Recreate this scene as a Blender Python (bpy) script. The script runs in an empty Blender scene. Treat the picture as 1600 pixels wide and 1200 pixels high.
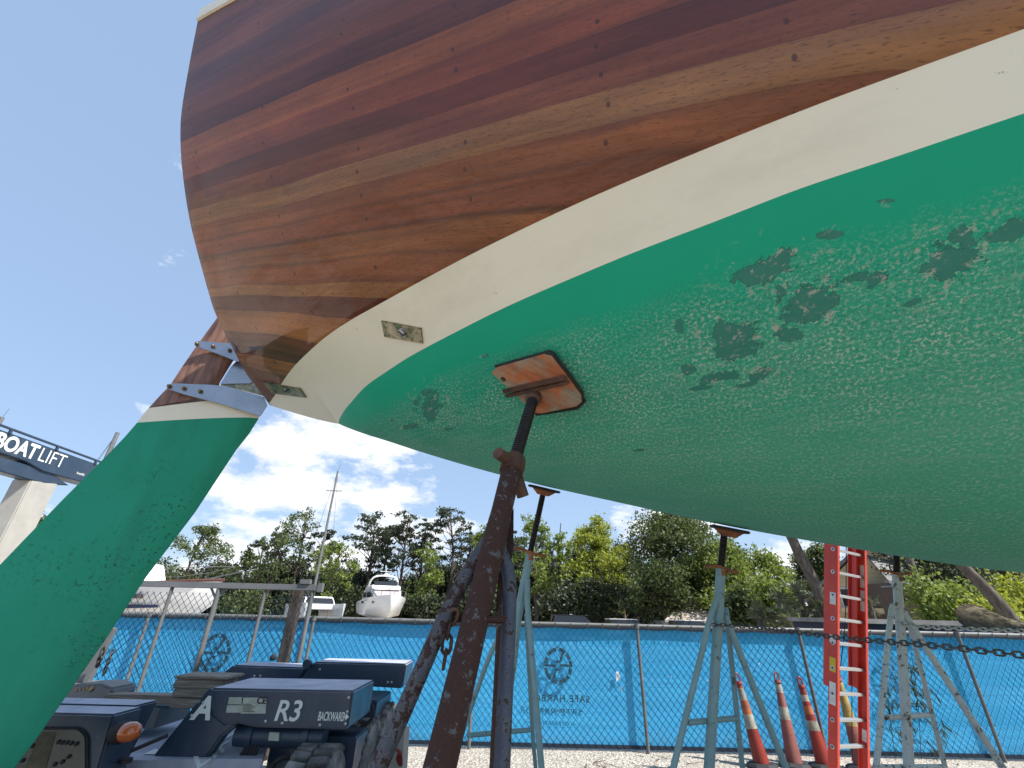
import bpy, bmesh, math, random
import numpy as np
from mathutils import Vector, Matrix
rad = math.radians
C = bpy.context.scene.collection
SC = bpy.context.scene

# ------------------------------------------------------------------ camera
HC, PITCH, ROLL, FPX = 1.3, rad(26.9), rad(1.4), 700.0
f0 = np.array([0, math.cos(PITCH), math.sin(PITCH)])
_u = np.array([0, -math.sin(PITCH), math.cos(PITCH)]); _r = np.array([1.0, 0, 0])
cr = _r*math.cos(ROLL) + _u*math.sin(ROLL)
cu = _u*math.cos(ROLL) - _r*math.sin(ROLL)
EYE = np.array([0, 0, HC])
cam = bpy.data.cameras.new('camera'); co = bpy.data.objects.new('camera', cam); C.objects.link(co)
cam.sensor_width = 36; cam.lens = FPX/1600*36; cam.clip_start = .02; cam.clip_end = 2000
M4 = Matrix.Identity(4)
for i in range(3):
    M4[i][0], M4[i][1], M4[i][2], M4[i][3] = cr[i], cu[i], -f0[i], EYE[i]
co.matrix_world = M4
SC.camera = co

# ------------------------------------------------------------------ light
SUN_EL, SUN_AZ = rad(52), rad(115)          # azimuth clockwise from +Y
sun = bpy.data.lights.new('sun', 'SUN'); sun.energy = 4.1; sun.angle = rad(.53); sun.color = (1, .96, .9)
so = bpy.data.objects.new('sun', sun); C.objects.link(so)
sd = Vector((math.sin(SUN_AZ)*math.cos(SUN_EL), math.cos(SUN_AZ)*math.cos(SUN_EL), math.sin(SUN_EL)))
so.rotation_euler = sd.to_track_quat('Z', 'Y').to_euler()
SC.view_settings.view_transform = 'Standard'; SC.view_settings.look = 'None'
SC.view_settings.exposure = 1.05; SC.view_settings.gamma = 1

w = bpy.data.worlds.new('World'); SC.world = w; w.use_nodes = True
nt = w.node_tree; N = nt.nodes; L = nt.links
for n in list(N): N.remove(n)
def wn(t, **k):
    n = N.new(t)
    for a, b in k.items(): setattr(n, a, b)
    return n
sky = wn('ShaderNodeTexSky', sky_type='NISHITA', sun_disc=False, sun_elevation=SUN_EL, sun_rotation=SUN_AZ, air_density=1.0, dust_density=1.2, ozone_density=1.6)
tc = wn('ShaderNodeTexCoord'); sep = wn('ShaderNodeSeparateXYZ'); L.new(tc.outputs['Generated'], sep.inputs[0])
def wm(op, a, b=None, c=None, clamp=False):
    n = wn('ShaderNodeMath', operation=op, use_clamp=clamp)
    for i, x in enumerate((a, b, c)):
        if x is None: continue
        if isinstance(x, (int, float)): n.inputs[i].default_value = x
        else: L.new(x, n.inputs[i])
    return n.outputs[0]
mp = wn('ShaderNodeMapping'); mp.inputs['Scale'].default_value = (1, 1, 2.1); mp.inputs['Location'].default_value = (.37, .1, .23)
L.new(tc.outputs['Generated'], mp.inputs[0])
nz = wn('ShaderNodeTexNoise'); nz.inputs['Scale'].default_value = 5.2; nz.inputs['Detail'].default_value = 9; nz.inputs['Roughness'].default_value = .62
L.new(mp.outputs[0], nz.inputs[0])
X, Y, Z = sep.outputs
# clouds gather low over the left of the yard
def blob(cx, cy, cz, k):
    d = wn('ShaderNodeVectorMath', operation='DOT_PRODUCT'); L.new(tc.outputs['Generated'], d.inputs[0])
    v = Vector((cx, cy, cz)).normalized(); d.inputs[1].default_value = v
    return wm('MULTIPLY_ADD', wm('SUBTRACT', d.outputs['Value'], 1.0), k, 1.0, True)
bl = wm('MAXIMUM', blob(-.42, 1, .22, 11), wm('MULTIPLY', blob(.45, 1, .17, 14), .72))
bl = wm('MAXIMUM', bl, wm('MULTIPLY', blob(-.35, 1, .08, 14), 1.0))
thin = wm('MULTIPLY_ADD', Z, -.12, .03, True)
dens = wm('ADD', nz.outputs[0], wm('MULTIPLY', bl, .185))
dens = wm('ADD', dens, wm('MULTIPLY_ADD', bl, .07, -.07))
cl = wm('MULTIPLY', wm('SUBTRACT', dens, .575), 9.0, None, True)
nz2 = wn('ShaderNodeTexNoise'); nz2.inputs['Scale'].default_value = 9; nz2.inputs['Detail'].default_value = 6
L.new(mp.outputs[0], nz2.inputs[0])
ccol = wn('ShaderNodeMix', data_type='RGBA'); L.new(nz2.outputs[0], ccol.inputs[0])
ccol.inputs[6].default_value = (5.2, 5.4, 5.8, 1); ccol.inputs[7].default_value = (8.2, 8.2, 8.3, 1)
mx = wn('ShaderNodeMix', data_type='RGBA'); hz = wn('ShaderNodeMix', data_type='RGBA'); hz.inputs[0].default_value = .62; L.new(sky.outputs[0], hz.inputs[6]); hz.inputs[7].default_value = (2.85, 4.0, 5.9, 1)
L.new(cl, mx.inputs[0]); L.new(hz.outputs[2], mx.inputs[6]); L.new(ccol.outputs[2], mx.inputs[7])
bg = wn('ShaderNodeBackground'); bg.inputs[1].default_value = .084
out = wn('ShaderNodeOutputWorld'); L.new(mx.outputs[2], bg.inputs[0]); L.new(bg.outputs[0], out.inputs[0])

# ------------------------------------------------------------------ helpers
def ray(px, py):
    return f0 + (px-800)/FPX*cr - (py-600)/FPX*cu
def at(px, py, Y):
    d = ray(px, py); return EYE + d*(Y/d[1])
def at_z(px, py, z):
    d = ray(px, py); return EYE + d*((z-HC)/d[2])
def on_plane(px, py, p, n):
    d = ray(px, py); return EYE + d*(np.dot(np.array(p)-EYE, n)/np.dot(d, n))
def lean(p0, px, py, b):
    """the point on the sight line that lies b metres nearer per metre below p0"""
    d = ray(px, py); lam = (p0[1]-b*(p0[2]-HC))/(d[1]-b*d[2]); return EYE + d*lam
def proj(P):
    P = np.asarray(P, float)-EYE; z = P @ f0
    return np.stack([800+FPX*(P @ cr)/z, 600-FPX*(P @ cu)/z], -1), z

class MB:
    def __init__(s): s.v = []; s.f = []; s.m = []; s.uv = None
    def add(s, v, f, m=0):
        o = len(s.v); s.v += [tuple(map(float, p)) for p in v]; s.f += [tuple(i+o for i in q) for q in f]; s.m += [m]*len(f); return s
    def box(s, a, b, m=0):
        (x0, y0, z0), (x1, y1, z1) = a, b
        return s.add([(x0,y0,z0),(x1,y0,z0),(x1,y1,z0),(x0,y1,z0),(x0,y0,z1),(x1,y0,z1),(x1,y1,z1),(x0,y1,z1)],
                     [(0,3,2,1),(4,5,6,7),(0,1,5,4),(1,2,6,5),(2,3,7,6),(3,0,4,7)], m)
    def bar(s, p, q, wx, wy, up=(0,0,1), m=0):
        p, q = Vector(p), Vector(q); d = (q-p).normalized(); a = Vector(up).cross(d)
        if a.length < 1e-4: a = Vector((1,0,0)).cross(d)
        a.normalize(); b = d.cross(a)
        vs = [e + a*i*wx/2 + b*j*wy/2 for e in (p, q) for i, j in ((-1,-1),(1,-1),(1,1),(-1,1))]
        return s.add(vs, [(0,3,2,1),(4,5,6,7),(0,1,5,4),(1,2,6,5),(2,3,7,6),(3,0,4,7)], m)
    def tube(s, pts, r, n=10, m=0, cap=True):
        pts = [Vector(p) for p in pts]; rs = r if isinstance(r, (list, tuple)) else [r]*len(pts)
        t0 = (pts[1]-pts[0]).normalized(); a = t0.orthogonal().normalized(); vs = []; fs = []
        for i, p in enumerate(pts):
            t = (pts[min(i+1, len(pts)-1)]-pts[max(i-1, 0)]).normalized()
            a = (a-t*a.dot(t)).normalized(); b = t.cross(a)
            vs += [p+(a*math.cos(2*math.pi*k/n)+b*math.sin(2*math.pi*k/n))*rs[i] for k in range(n)]
        for i in range(len(pts)-1):
            fs += [(i*n+k, i*n+(k+1) % n, (i+1)*n+(k+1) % n, (i+1)*n+k) for k in range(n)]
        if cap: fs += [tuple(range(n))[::-1], tuple(range((len(pts)-1)*n, len(pts)*n))]
        return s.add(vs, fs, m)
    def prism(s, poly, off, m=0):
        """polygon of 3D points extruded by the vector off"""
        k = len(poly); P = [Vector(p) for p in poly]; o = Vector(off)
        return s.add(P+[p+o for p in P], [tuple(range(k))[::-1], tuple(range(k, 2*k))]+[(i, (i+1) % k, k+(i+1) % k, k+i) for i in range(k)], m)
    def lathe(s, prof, c, axis=(0,0,1), n=20, m=0):
        ax = Vector(axis).normalized(); a = ax.orthogonal().normalized(); b = ax.cross(a); c = Vector(c); vs = []; fs = []
        for r, h in prof: vs += [c+ax*h+(a*math.cos(2*math.pi*k/n)+b*math.sin(2*math.pi*k/n))*r for k in range(n)]
        for i in range(len(prof)-1): fs += [(i*n+k, i*n+(k+1) % n, (i+1)*n+(k+1) % n, (i+1)*n+k) for k in range(n)]
        fs += [tuple(range(n))[::-1], tuple(range((len(prof)-1)*n, len(prof)*n))]
        return s.add(vs, fs, m)
    def build(s, name, mat, parent=None, smooth=False, bevel=0, origin=None):
        me = bpy.data.meshes.new(name)
        o3 = np.array(origin if origin is not None else (0,0,0), float)
        me.from_pydata([tuple(np.array(p)-o3) for p in s.v], [], s.f)
        for mm in (mat if isinstance(mat, (list, tuple)) else [mat]): me.materials.append(mm)
        me.polygons.foreach_set('material_index', s.m)
        bm = bmesh.new(); bm.from_mesh(me)
        bmesh.ops.recalc_face_normals(bm, faces=bm.faces)
        if bevel:
            ed = [e for e in bm.edges if len(e.link_faces) == 2 and e.calc_face_angle(0) > .5]
            bmesh.ops.bevel(bm, geom=ed, offset=bevel, segments=2, affect='EDGES', clamp_overlap=True)
        if smooth:
            for f in bm.faces: f.smooth = True
            for e in bm.edges:
                if len(e.link_faces) == 2 and e.calc_face_angle(0) > rad(38): e.smooth = False
        bm.to_mesh(me); bm.free()
        o = bpy.data.objects.new(name, me); C.objects.link(o)
        if parent is not None: o.parent = parent; o.matrix_parent_inverse = Matrix.Translation(-Vector(ROOT[parent.name])) if parent.name in ROOT else Matrix.Identity(4)
        o.location = Vector(o3)
        return o
ROOT = {}
def tag(o, label=None, cat=None, group=None, kind=None):
    for k, x in (('label', label), ('category', cat), ('group', group), ('kind', kind)):
        if x: o[k] = x
    return o
def thing(name, label, cat, loc=(0,0,0), group=None):
    o = bpy.data.objects.new(name, None); C.objects.link(o); o.location = Vector(loc); o.empty_display_size = .1
    ROOT[o.name] = tuple(loc)
    return tag(o, label, cat, group)
def text_mesh(name, body, size, mat, origin, xdir, ydir, parent=None, mirror=False, weight=0.0, shear=0.0, align='CENTER', lift=.003, spacing=1.0, sx=1.0):
    cu_ = bpy.data.curves.new('t', 'FONT'); cu_.body = body; cu_.size = size; cu_.align_x = align; cu_.align_y = 'CENTER'
    cu_.offset = weight; cu_.shear = shear; cu_.space_character = spacing; cu_.extrude = .001
    to = bpy.data.objects.new('t', cu_); C.objects.link(to)
    me = bpy.data.meshes.new_from_object(to.evaluated_get(bpy.context.evaluated_depsgraph_get()))
    bpy.data.objects.remove(to); bpy.data.curves.remove(cu_)
    x = Vector(xdir).normalized()*(-1 if mirror else 1); y = Vector(ydir).normalized()
    n = Vector(xdir).normalized().cross(y).normalized()
    o3 = Vector(origin)+n*lift
    for v in me.vertices: c = v.co.copy(); v.co = o3+x*c.x*sx+y*c.y+n*c.z
    me.materials.clear(); me.materials.append(mat); me.name = name
    o = bpy.data.objects.new(name, me); C.objects.link(o)
    if parent is not None: o.parent = parent; o.matrix_parent_inverse = Matrix.Translation(-Vector(ROOT[parent.name])) if parent.name in ROOT else Matrix.Identity(4)
    return o

# ------------------------------------------------------------------ materials
class NM:
    """small node-building helper round one Principled material"""
    def __init__(s, name, col=(.5,.5,.5), rough=.6, metal=0, **kw):
        s.mat = bpy.data.materials.new(name); s.mat.use_nodes = True; s.t = s.mat.node_tree; s.n = s.t.nodes; s.l = s.t.links
        s.p = s.n['Principled BSDF']; s.out = s.n['Material Output']
        s.p.inputs['Base Color'].default_value = (*col, 1); s.p.inputs['Roughness'].default_value = rough; s.p.inputs['Metallic'].default_value = metal
        for k, v in kw.items(): s.p.inputs[k.replace('_', ' ')].default_value = v
        s.co = s.node('ShaderNodeTexCoord')
    def node(s, t, **k):
        n = s.n.new(t)
        for a, b in k.items(): setattr(n, a, b)
        return n
    def put(s, sock, x):
        if isinstance(x, (int, float)): sock.default_value = x
        elif isinstance(x, (tuple, list)):
            sock.default_value = (*x, 1) if (len(x) == 3 and sock.type == 'RGBA') else x
        else: s.l.new(x, sock)
    def math(s, op, a, b=None, c=None, clamp=False):
        n = s.node('ShaderNodeMath', operation=op, use_clamp=clamp)
        for i, x in enumerate((a, b, c)):
            if x is not None: s.put(n.inputs[i], x)
        return n.outputs[0]
    def map(s, v, scale=(1,1,1), loc=(0,0,0), rot=(0,0,0)):
        n = s.node('ShaderNodeMapping'); s.l.new(v, n.inputs[0]); n.inputs['Scale'].default_value = scale; n.inputs['Location'].default_value = loc; n.inputs['Rotation'].default_value = rot
        return n.outputs[0]
    def noise(s, scale, detail=4, rough=.55, vec=None, dist=0):
        n = s.node('ShaderNodeTexNoise'); n.inputs['Scale'].default_value = scale; n.inputs['Detail'].default_value = detail; n.inputs['Roughness'].default_value = rough; n.inputs['Distortion'].default_value = dist
        s.l.new(vec if vec is not None else s.co.outputs['Object'], n.inputs[0]); return n.outputs[0]
    def ramp(s, x, stops, const=False):
        n = s.node('ShaderNodeValToRGB'); s.put(n.inputs[0], x); cr_ = n.color_ramp
        if const: cr_.interpolation = 'CONSTANT'
        while len(cr_.elements) < len(stops): cr_.elements.new(.5)
        for e, (p, c) in zip(cr_.elements, sorted(stops, key=lambda q: q[0])):
            e.position = p; c = (c, c, c) if isinstance(c, (int, float)) else c; e.color = (*c, 1)
        return n.outputs[0]
    def mix(s, f, a, b, blend='MIX'):
        n = s.node('ShaderNodeMix', data_type='RGBA', blend_type=blend)
        s.put(n.inputs[0], f); s.put(n.inputs[6], a); s.put(n.inputs[7], b); return n.outputs[2]
    def col(s, x): s.put(s.p.inputs['Base Color'], x); return s
    def rough(s, x): s.put(s.p.inputs['Roughness'], x); return s
    def bump(s, h, strength=.3, dist=.01):
        n = s.node('ShaderNodeBump'); n.inputs['Strength'].default_value = strength; n.inputs['Distance'].default_value = dist
        s.put(n.inputs['Height'], h); s.l.new(n.outputs[0], s.p.inputs['Normal']); return s

def simple(name, col, rough=.6, metal=0, var=.15, scale=6, bump=0, **kw):
    m = NM(name, col, rough, metal, **kw)
    n = m.noise(scale, 5, .6)
    c = m.mix(m.ramp(n, [(.3, 0), (.7, 1)]), tuple(x*(1-var) for x in col), tuple(min(1, x*(1+var)) for x in col))
    m.col(c)
    if bump: m.bump(m.noise(scale*6, 4), bump, .005)
    return m.mat
def painted_rust(name, paint, rust, amount, scale=7, rough=.55, edge=(.3,.3,.28)):
    m = NM(name, paint, rough)
    a = m.noise(scale, 8, .68); b = m.noise(scale*5, 4, .6)
    k = m.math('ADD', a, m.math('MULTIPLY', m.math('SUBTRACT', b, .5), .25))
    f = m.ramp(k, [(amount-.02, 1), (amount+.02, 0)])
    e = m.ramp(k, [(amount-.03, 0), (amount+.015, 1), (amount+.03, 0)])
    pc = m.mix(m.noise(scale*.6, 3), tuple(x*.75 for x in paint), tuple(min(1, x*1.2) for x in paint))
    rc = m.mix(m.noise(scale*2.3, 6), tuple(x*.5 for x in rust), tuple(min(1, x*1.5) for x in rust))
    c = m.mix(f, pc, rc); c = m.mix(m.math('MULTIPLY', e, .3), c, edge); m.col(c)
    m.rough(m.math('MULTIPLY_ADD', f, .3, rough)); m.bump(k, .35, .004)
    return m.mat

MAT = {}
# gravel
g = NM('gravel', (.5,.47,.42), .95)
v = g.node('ShaderNodeTexVoronoi'); v.inputs['Scale'].default_value = 38; g.l.new(g.co.outputs['Object'], v.inputs[0])
v2 = g.node('ShaderNodeTexVoronoi'); v2.inputs['Scale'].default_value = 85; g.l.new(g.co.outputs['Object'], v2.inputs[0])
gc = g.ramp(v.outputs['Color'], [(.1, (.33,.295,.25)), (.6, (.53,.485,.42)), (.95, (.66,.62,.555))])
gc = g.mix(g.ramp(g.noise(1.3, 5), [(.42, 0), (.7, .5)]), gc, (.36,.31,.25))
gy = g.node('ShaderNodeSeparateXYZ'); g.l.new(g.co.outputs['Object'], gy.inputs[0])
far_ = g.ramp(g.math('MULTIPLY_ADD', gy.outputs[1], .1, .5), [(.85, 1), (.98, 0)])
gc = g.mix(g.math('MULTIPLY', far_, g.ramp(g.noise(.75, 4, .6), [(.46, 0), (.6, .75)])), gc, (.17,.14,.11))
gc = g.mix(g.ramp(v.outputs['Distance'], [(.35, 0), (.75, .6)]), gc, (.22,.19,.16)); g.col(gc)
g.bump(g.math('ADD', v.outputs['Distance'], g.math('MULTIPLY', v2.outputs['Distance'], .5)), .9, .02); MAT['gravel'] = g.mat

# varnished planking: UV.x = metres along the hull, UV.y = plank height q
wd = NM('varnished_mahogany', (.2,.08,.04), .42, Coat_Weight=.75, Coat_Roughness=.02, Coat_IOR=1.5, Specular_IOR_Level=.12)
sx = wd.node('ShaderNodeSeparateXYZ'); wd.l.new(wd.co.outputs['UV'], sx.inputs[0]); s_, q_ = sx.outputs[0], sx.outputs[1]
qw = wd.math('ADD', q_, wd.math('MULTIPLY', wd.math('SUBTRACT', wd.noise(1.1, 2, .5, wd.map(wd.co.outputs['UV'], (1,0,0))), .5), .004))
Q = [(.05,(.13,.042,.024)),(.15,(.15,.05,.028)),(.235,(.33,.135,.05)),(.285,(.085,.026,.018)),(.318,(.17,.052,.028)),(.365,(.40,.175,.065)),(.433,(.145,.042,.026)),(.48,(.42,.20,.085)),
     (.515,(.30,.105,.045)),(.57,(.33,.13,.055)),(.625,(.235,.075,.04)),(.68,(.27,.095,.045)),(.728,(.36,.19,.095)),(.783,(.225,.075,.045)),(.84,(.13,.03,.018)),(.895,(.24,.065,.034)),(.96,(.30,.10,.042)),
     (1.03,(.105,.028,.028)),(1.10,(.19,.06,.042)),(1.16,(.15,.045,.04)),(1.23,(.10,.03,.034)),(1.30,(.18,.06,.05)),(1.37,(.13,.04,.04)),(1.45,(.2,.065,.05)),(1.55,(.14,.045,.04)),(1.66,(.2,.07,.05)),(1.8,(.14,.05,.04))]
def _pl(c):
    mean = (.185,.058,.021); c = (c[0]*1.02, c[1]*.86, c[2]*.60); return tuple(.93*(.84*a+.16*b2) for a, b2 in zip(c, mean))
Q = [(q, _pl(c)) for q, c in Q]
base = wd.ramp(wd.math('DIVIDE', qw, 2.0), [(q/2, c) for q, c in Q], True)
edge_mask = wd.ramp(wd.math('DIVIDE', qw, 2.0), sum([[(q/2-.0005, 0), (q/2, .7), (q/2+.0005, 0)] for q, c in Q[1:10]], []))
edge2 = wd.ramp(wd.math('DIVIDE', qw, 2.0), sum([[(q/2-.0005, 0), (q/2, .7), (q/2+.0005, 0)] for q, c in Q[10:20]], [])); edge_mask = wd.math('MAXIMUM', edge_mask, edge2)
gr1 = wd.noise(1, 6, .62, wd.map(wd.co.outputs['UV'], (1.3, 70, 1)), .15)
gr2 = wd.noise(1, 4, .6, wd.map(wd.co.outputs['UV'], (14, 330, 1)))
gr3 = wd.noise(1, 5, .6, wd.map(wd.co.outputs['UV'], (.35, 18, 1), (3.3, 1, 0)), .15)
k = wd.math('ADD', wd.math('MULTIPLY', gr1, .55), wd.math('ADD', wd.math('MULTIPLY', gr2, .3), wd.math('MULTIPLY', gr3, .5)))
wc = wd.mix(1.0, base, wd.ramp(k, [(.45, .45), (.66, .9), (.9, 1.3)]), 'MULTIPLY')
# tone drifting along each plank, and short dark pores
drift = wd.noise(1, 3, .6, wd.map(wd.co.outputs['UV'], (1.5, 11, 1), (7, 2, 0)))
wc = wd.mix(wd.ramp(drift, [(.35, .55), (.6, 0)]), wc, wd.mix(1.0, wc, (.5,.42,.4), 'MULTIPLY'))
wc = wd.mix(wd.ramp(drift, [(.52, 0), (.75, .5)]), wc, wd.mix(1.0, wc, (1.5,1.45,1.3), 'MULTIPLY'))
dash = wd.ramp(wd.noise(1, 2, .5, wd.map(wd.co.outputs['UV'], (38, 420, 1), (1, 5, 0))), [(.58, 0), (.66, .55)]); wc = wd.mix(dash, wc, (.05,.016,.008))
# faint brown pores along the grain
pore = wd.ramp(gr2, [(.6, 0), (.75, .4)]); wc = wd.mix(pore, wc, (.06,.02,.012))
# bungs over the fastenings in columns at the frames
cs = wd.math('DIVIDE', wd.math('SUBTRACT', s_, .06), .48); fs = wd.math('MULTIPLY', wd.math('SUBTRACT', wd.math('FRACT', cs), .5), .48)
cq = wd.math('DIVIDE', wd.math('ADD', q_, .013), .0535); fq = wd.math('MULTIPLY', wd.math('SUBTRACT', wd.math('FRACT', cq), .5), .0535)
cell = wd.node('ShaderNodeCombineXYZ'); wd.l.new(wd.math('FLOOR', cs), cell.inputs[0]); wd.l.new(wd.math('FLOOR', cq), cell.inputs[1])
wn_ = wd.node('ShaderNodeTexWhiteNoise', noise_dimensions='3D'); wd.l.new(cell.outputs[0], wn_.inputs[0])
jit = wd.node('ShaderNodeSeparateXYZ'); wd.l.new(wn_.outputs['Color'], jit.inputs[0])
dx = wd.math('ADD', fs, wd.math('MULTIPLY', wd.math('SUBTRACT', jit.outputs[0], .5), .03)); dy = wd.math('ADD', fq, wd.math('MULTIPLY', wd.math('SUBTRACT', jit.outputs[1], .5), .012))
dd = wd.math('SQRT', wd.math('ADD', wd.math('MULTIPLY', dx, dx), wd.math('MULTIPLY', wd.math('MULTIPLY', dy, dy), 1.7)))
bung = wd.math('MULTIPLY', wd.math('LESS_THAN', dd, .0058), wd.math('GREATER_THAN', jit.outputs[2], .22))
ring = wd.math('MULTIPLY', wd.math('LESS_THAN', dd, .0069), wd.math('GREATER_THAN', jit.outputs[2], .22))
wc = wd.mix(wd.math('MULTIPLY', ring, .6), wc, (.022,.008,.005)); wc = wd.mix(wd.math('MULTIPLY', bung, .5), wc, (.07,.02,.01))
wc = wd.mix(edge_mask, wc, (.05,.018,.012))
wd.col(wc)
cb = wd.node('ShaderNodeBump'); cb.inputs['Strength'].default_value = .34; cb.inputs['Distance'].default_value = .012
wd.l.new(wd.math('ADD', wd.noise(1, 3, .5, wd.map(wd.co.outputs['UV'], (1.6, 7, 1))), wd.math('MULTIPLY', wd.noise(1, 2, .5, wd.map(wd.co.outputs['UV'], (11, 30, 1))), .07)), cb.inputs['Height']); wd.l.new(cb.outputs[0], wd.p.inputs['Coat Normal'])
MAT['wood'] = wd.mat

def speck_paint(name, col, speck, rough, dirt=None):
    m = NM(name, col, rough, Coat_Weight=.25, Coat_Roughness=.25)
    c = m.mix(m.noise(2.2, 5), tuple(x*.93 for x in col), tuple(min(1, x*1.04) for x in col))
    n = m.noise(34, 3, .7); sp = m.math('MULTIPLY', m.ramp(n, [(.69, 0), (.72, 1)]), m.ramp(m.noise(4, 3), [(.48, 0), (.62, 1)]))
    c = m.mix(m.math('MULTIPLY', sp, .8), c, speck)
    if dirt: c = m.mix(m.ramp(m.noise(1.6, 7, .7, m.map(m.co.outputs['Object'], (1, 1, 3))), [(.52, 0), (.75, .5)]), c, dirt)
    m.col(c); m.bump(m.noise(3, 3), .05, .02); return m.mat
MAT['cream'] = speck_paint('cream_boot_stripe', (.83,.77,.60), (.22,.25,.16), .38, (.62,.56,.42))

# worn green antifouling: UV.x = metres along hull, UV.y = girth metres below the waterline
PATCH = []      # filled after the hull is laid out
def make_antifoul():
    m = NM('green_antifouling', (.02,.3,.18), .6, Specular_IOR_Level=.12)
    uv = m.co.outputs['UV']; sx = m.node('ShaderNodeSeparateXYZ'); m.l.new(uv, sx.inputs[0]); gg = sx.outputs[1]
    big = m.noise(2.0, 5, .6, uv); mid = m.noise(9, 6, .65, uv); fine = m.noise(100, 3, .72, uv); fine2 = m.noise(120, 2, .8, m.map(uv, (1,1,1), (5,2,0)))
    base = m.mix(big, (.009,.34,.195), (.016,.42,.25))
    wobble = m.math('ADD', gg, m.math('MULTIPLY', m.math('SUBTRACT', mid, .5), .11))
    wear = m.ramp(wobble, [(.13, 0), (.24, .55), (.5, 1)])                 # the strip under the waterline stays smooth
    old = m.mix(mid, (.03,.23,.155), (.075,.34,.24))
    c = m.mix(m.math('MULTIPLY', wear, m.ramp(mid, [(.38, .15), (.68, .75)])), base, old)
    dk = m.math('MULTIPLY', m.ramp(fine2, [(.52, 0), (.59, .75)]), wear); c = m.mix(dk, c, (.02,.12,.075))
    lt = m.math('MULTIPLY', m.ramp(fine, [(.52, 0), (.6, 1)]), m.math('MULTIPLY', wear, m.ramp(m.noise(4.5, 6, .7, m.map(uv, (1,1.4,1), (1,7,0))), [(.36, .25), (.6, 1)])))
    c = m.mix(m.math('MULTIPLY', lt, .95), c, (.58,.65,.52))
    c = m.mix(m.ramp(m.math('ADD', gg, m.math('MULTIPLY', m.math('SUBTRACT', big, .5), .5)), [(.25, 0), (.8, .6)]), c, (.13,.47,.30))  # paler towards the keel: extra bounce light painted into the worn green
    stk = m.noise(5, 6, .7, m.map(uv, (.5, 6, 1), (2, 4, 0))); c = m.mix(m.math('MULTIPLY', m.ramp(stk, [(.5, 0), (.68, .5)]), wear), c, (.2,.43,.31))
    # old flaked patches with ragged edges
    warp = m.math('MULTIPLY', m.math('SUBTRACT', m.noise(13, 5, .62, uv), .5), 1.0)
    warp2 = m.math('MULTIPLY', m.math('SUBTRACT', m.noise(45, 4, .65, uv), .5), 1.5)
    acc = None
    for (s0, g0, rs, rg, rot) in PATCH:
        mp_ = m.node('ShaderNodeMapping', vector_type='TEXTURE'); m.l.new(uv, mp_.inputs[0])
        mp_.inputs['Location'].default_value = (s0, g0, 0); mp_.inputs['Rotation'].default_value = (0, 0, rot); mp_.inputs['Scale'].default_value = (rs, rg, 1)
        ln = m.node('ShaderNodeVectorMath', operation='LENGTH'); m.l.new(mp_.outputs[0], ln.inputs[0]); d = ln.outputs['Value']
        acc = d if acc is None else m.math('MINIMUM', acc, d)
    e = m.math('ADD', m.math('ADD', acc, m.math('MULTIPLY', warp, 4.2)), warp2)
    e = m.math('MULTIPLY', e, .5); pm = m.ramp(e, [(.47, 1), (.495, 0)]); rim = m.ramp(e, [(.43, 0), (.485, 1), (.52, 0)])
    pc = m.mix(m.noise(20, 4, .6, uv), (.035,.19,.14), (.065,.25,.19)); pc = m.mix(m.math('MULTIPLY', m.ramp(m.noise(45, 4, .7, uv), [(.58, 0), (.64, 1)]), .55), pc, (.36,.33,.27))
    c = m.mix(pm, c, pc); c = m.mix(m.math('MULTIPLY', rim, .55), c, (.01,.075,.055))
    # bare pinkish scuffs
    sc = m.math('MULTIPLY', m.ramp(m.noise(24, 6, .75, m.map(uv, (1,1,1), (9,3,0))), [(.58, 0), (.61, 1)]), m.ramp(m.math('MULTIPLY', acc, .25), [(.3, 1), (.8, 0)]))
    c = m.mix(m.math('MULTIPLY', sc, .75), c, (.45,.43,.36))
    m.col(c); m.bump(m.math('ADD', m.math('MULTIPLY', fine, .6), m.math('MULTIPLY', pm, -.8)), .22, .003)
    m.rough(m.math('MULTIPLY_ADD', wear, .28, .42)); return m.mat
rg_ = NM('green_rudder_paint', (.015,.22,.14), .6, Specular_IOR_Level=.2)
c = rg_.mix(rg_.noise(3, 6), (.014,.25,.145), (.024,.34,.205))
c = rg_.mix(rg_.ramp(rg_.noise(1.1, 6, .65, rg_.map(rg_.co.outputs['Object'], (2.5, 2.5, .5))), [(.5, 0), (.72, .45)]), c, (.02,.15,.10))
rgm = rg_.ramp(rg_.noise(2.5, 5, .6), [(.45, 0), (.62, 1)])
c = rg_.mix(rg_.math('MULTIPLY', rgm, rg_.ramp(rg_.noise(55, 3, .7), [(.57, 0), (.62, .8)])), c, (.012,.09,.065))
c = rg_.mix(rg_.math('MULTIPLY', rgm, rg_.ramp(rg_.noise(80, 3, .8, rg_.map(rg_.co.outputs['Object'], loc=(3,1,2))), [(.67, 0), (.7, .8)])), c, (.3,.4,.3)); rg_.col(c); rg_.bump(rg_.noise(40, 4), .12, .004); MAT['rudder_green'] = rg_.mat
rw = NM('rudder_mahogany', (.2,.1,.06), .45)
rv = rw.map(rw.co.outputs['Object'], (9, 9, 1.1), rot=(0, rad(-27), rad(-14)))
rw.col(rw.ramp(rw.noise(3, 6, .6, rv, .5), [(.3, (.08,.035,.028)), (.5, (.2,.1,.065)), (.7, (.3,.165,.105))])); rw.rough(.4); MAT['rudder_wood'] = rw.mat
st = NM('brushed_steel', (.5,.52,.56), .28, 1.0); st.col(st.mix(st.noise(7, 6, .7), (.25,.255,.27), (.5,.51,.54))); st.rough(st.ramp(st.noise(22, 4, .6, st.map(st.co.outputs['Object'], (1, 1, 8))), [(.3, .2), (.7, .42)])); MAT['steel'] = st.mat
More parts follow.
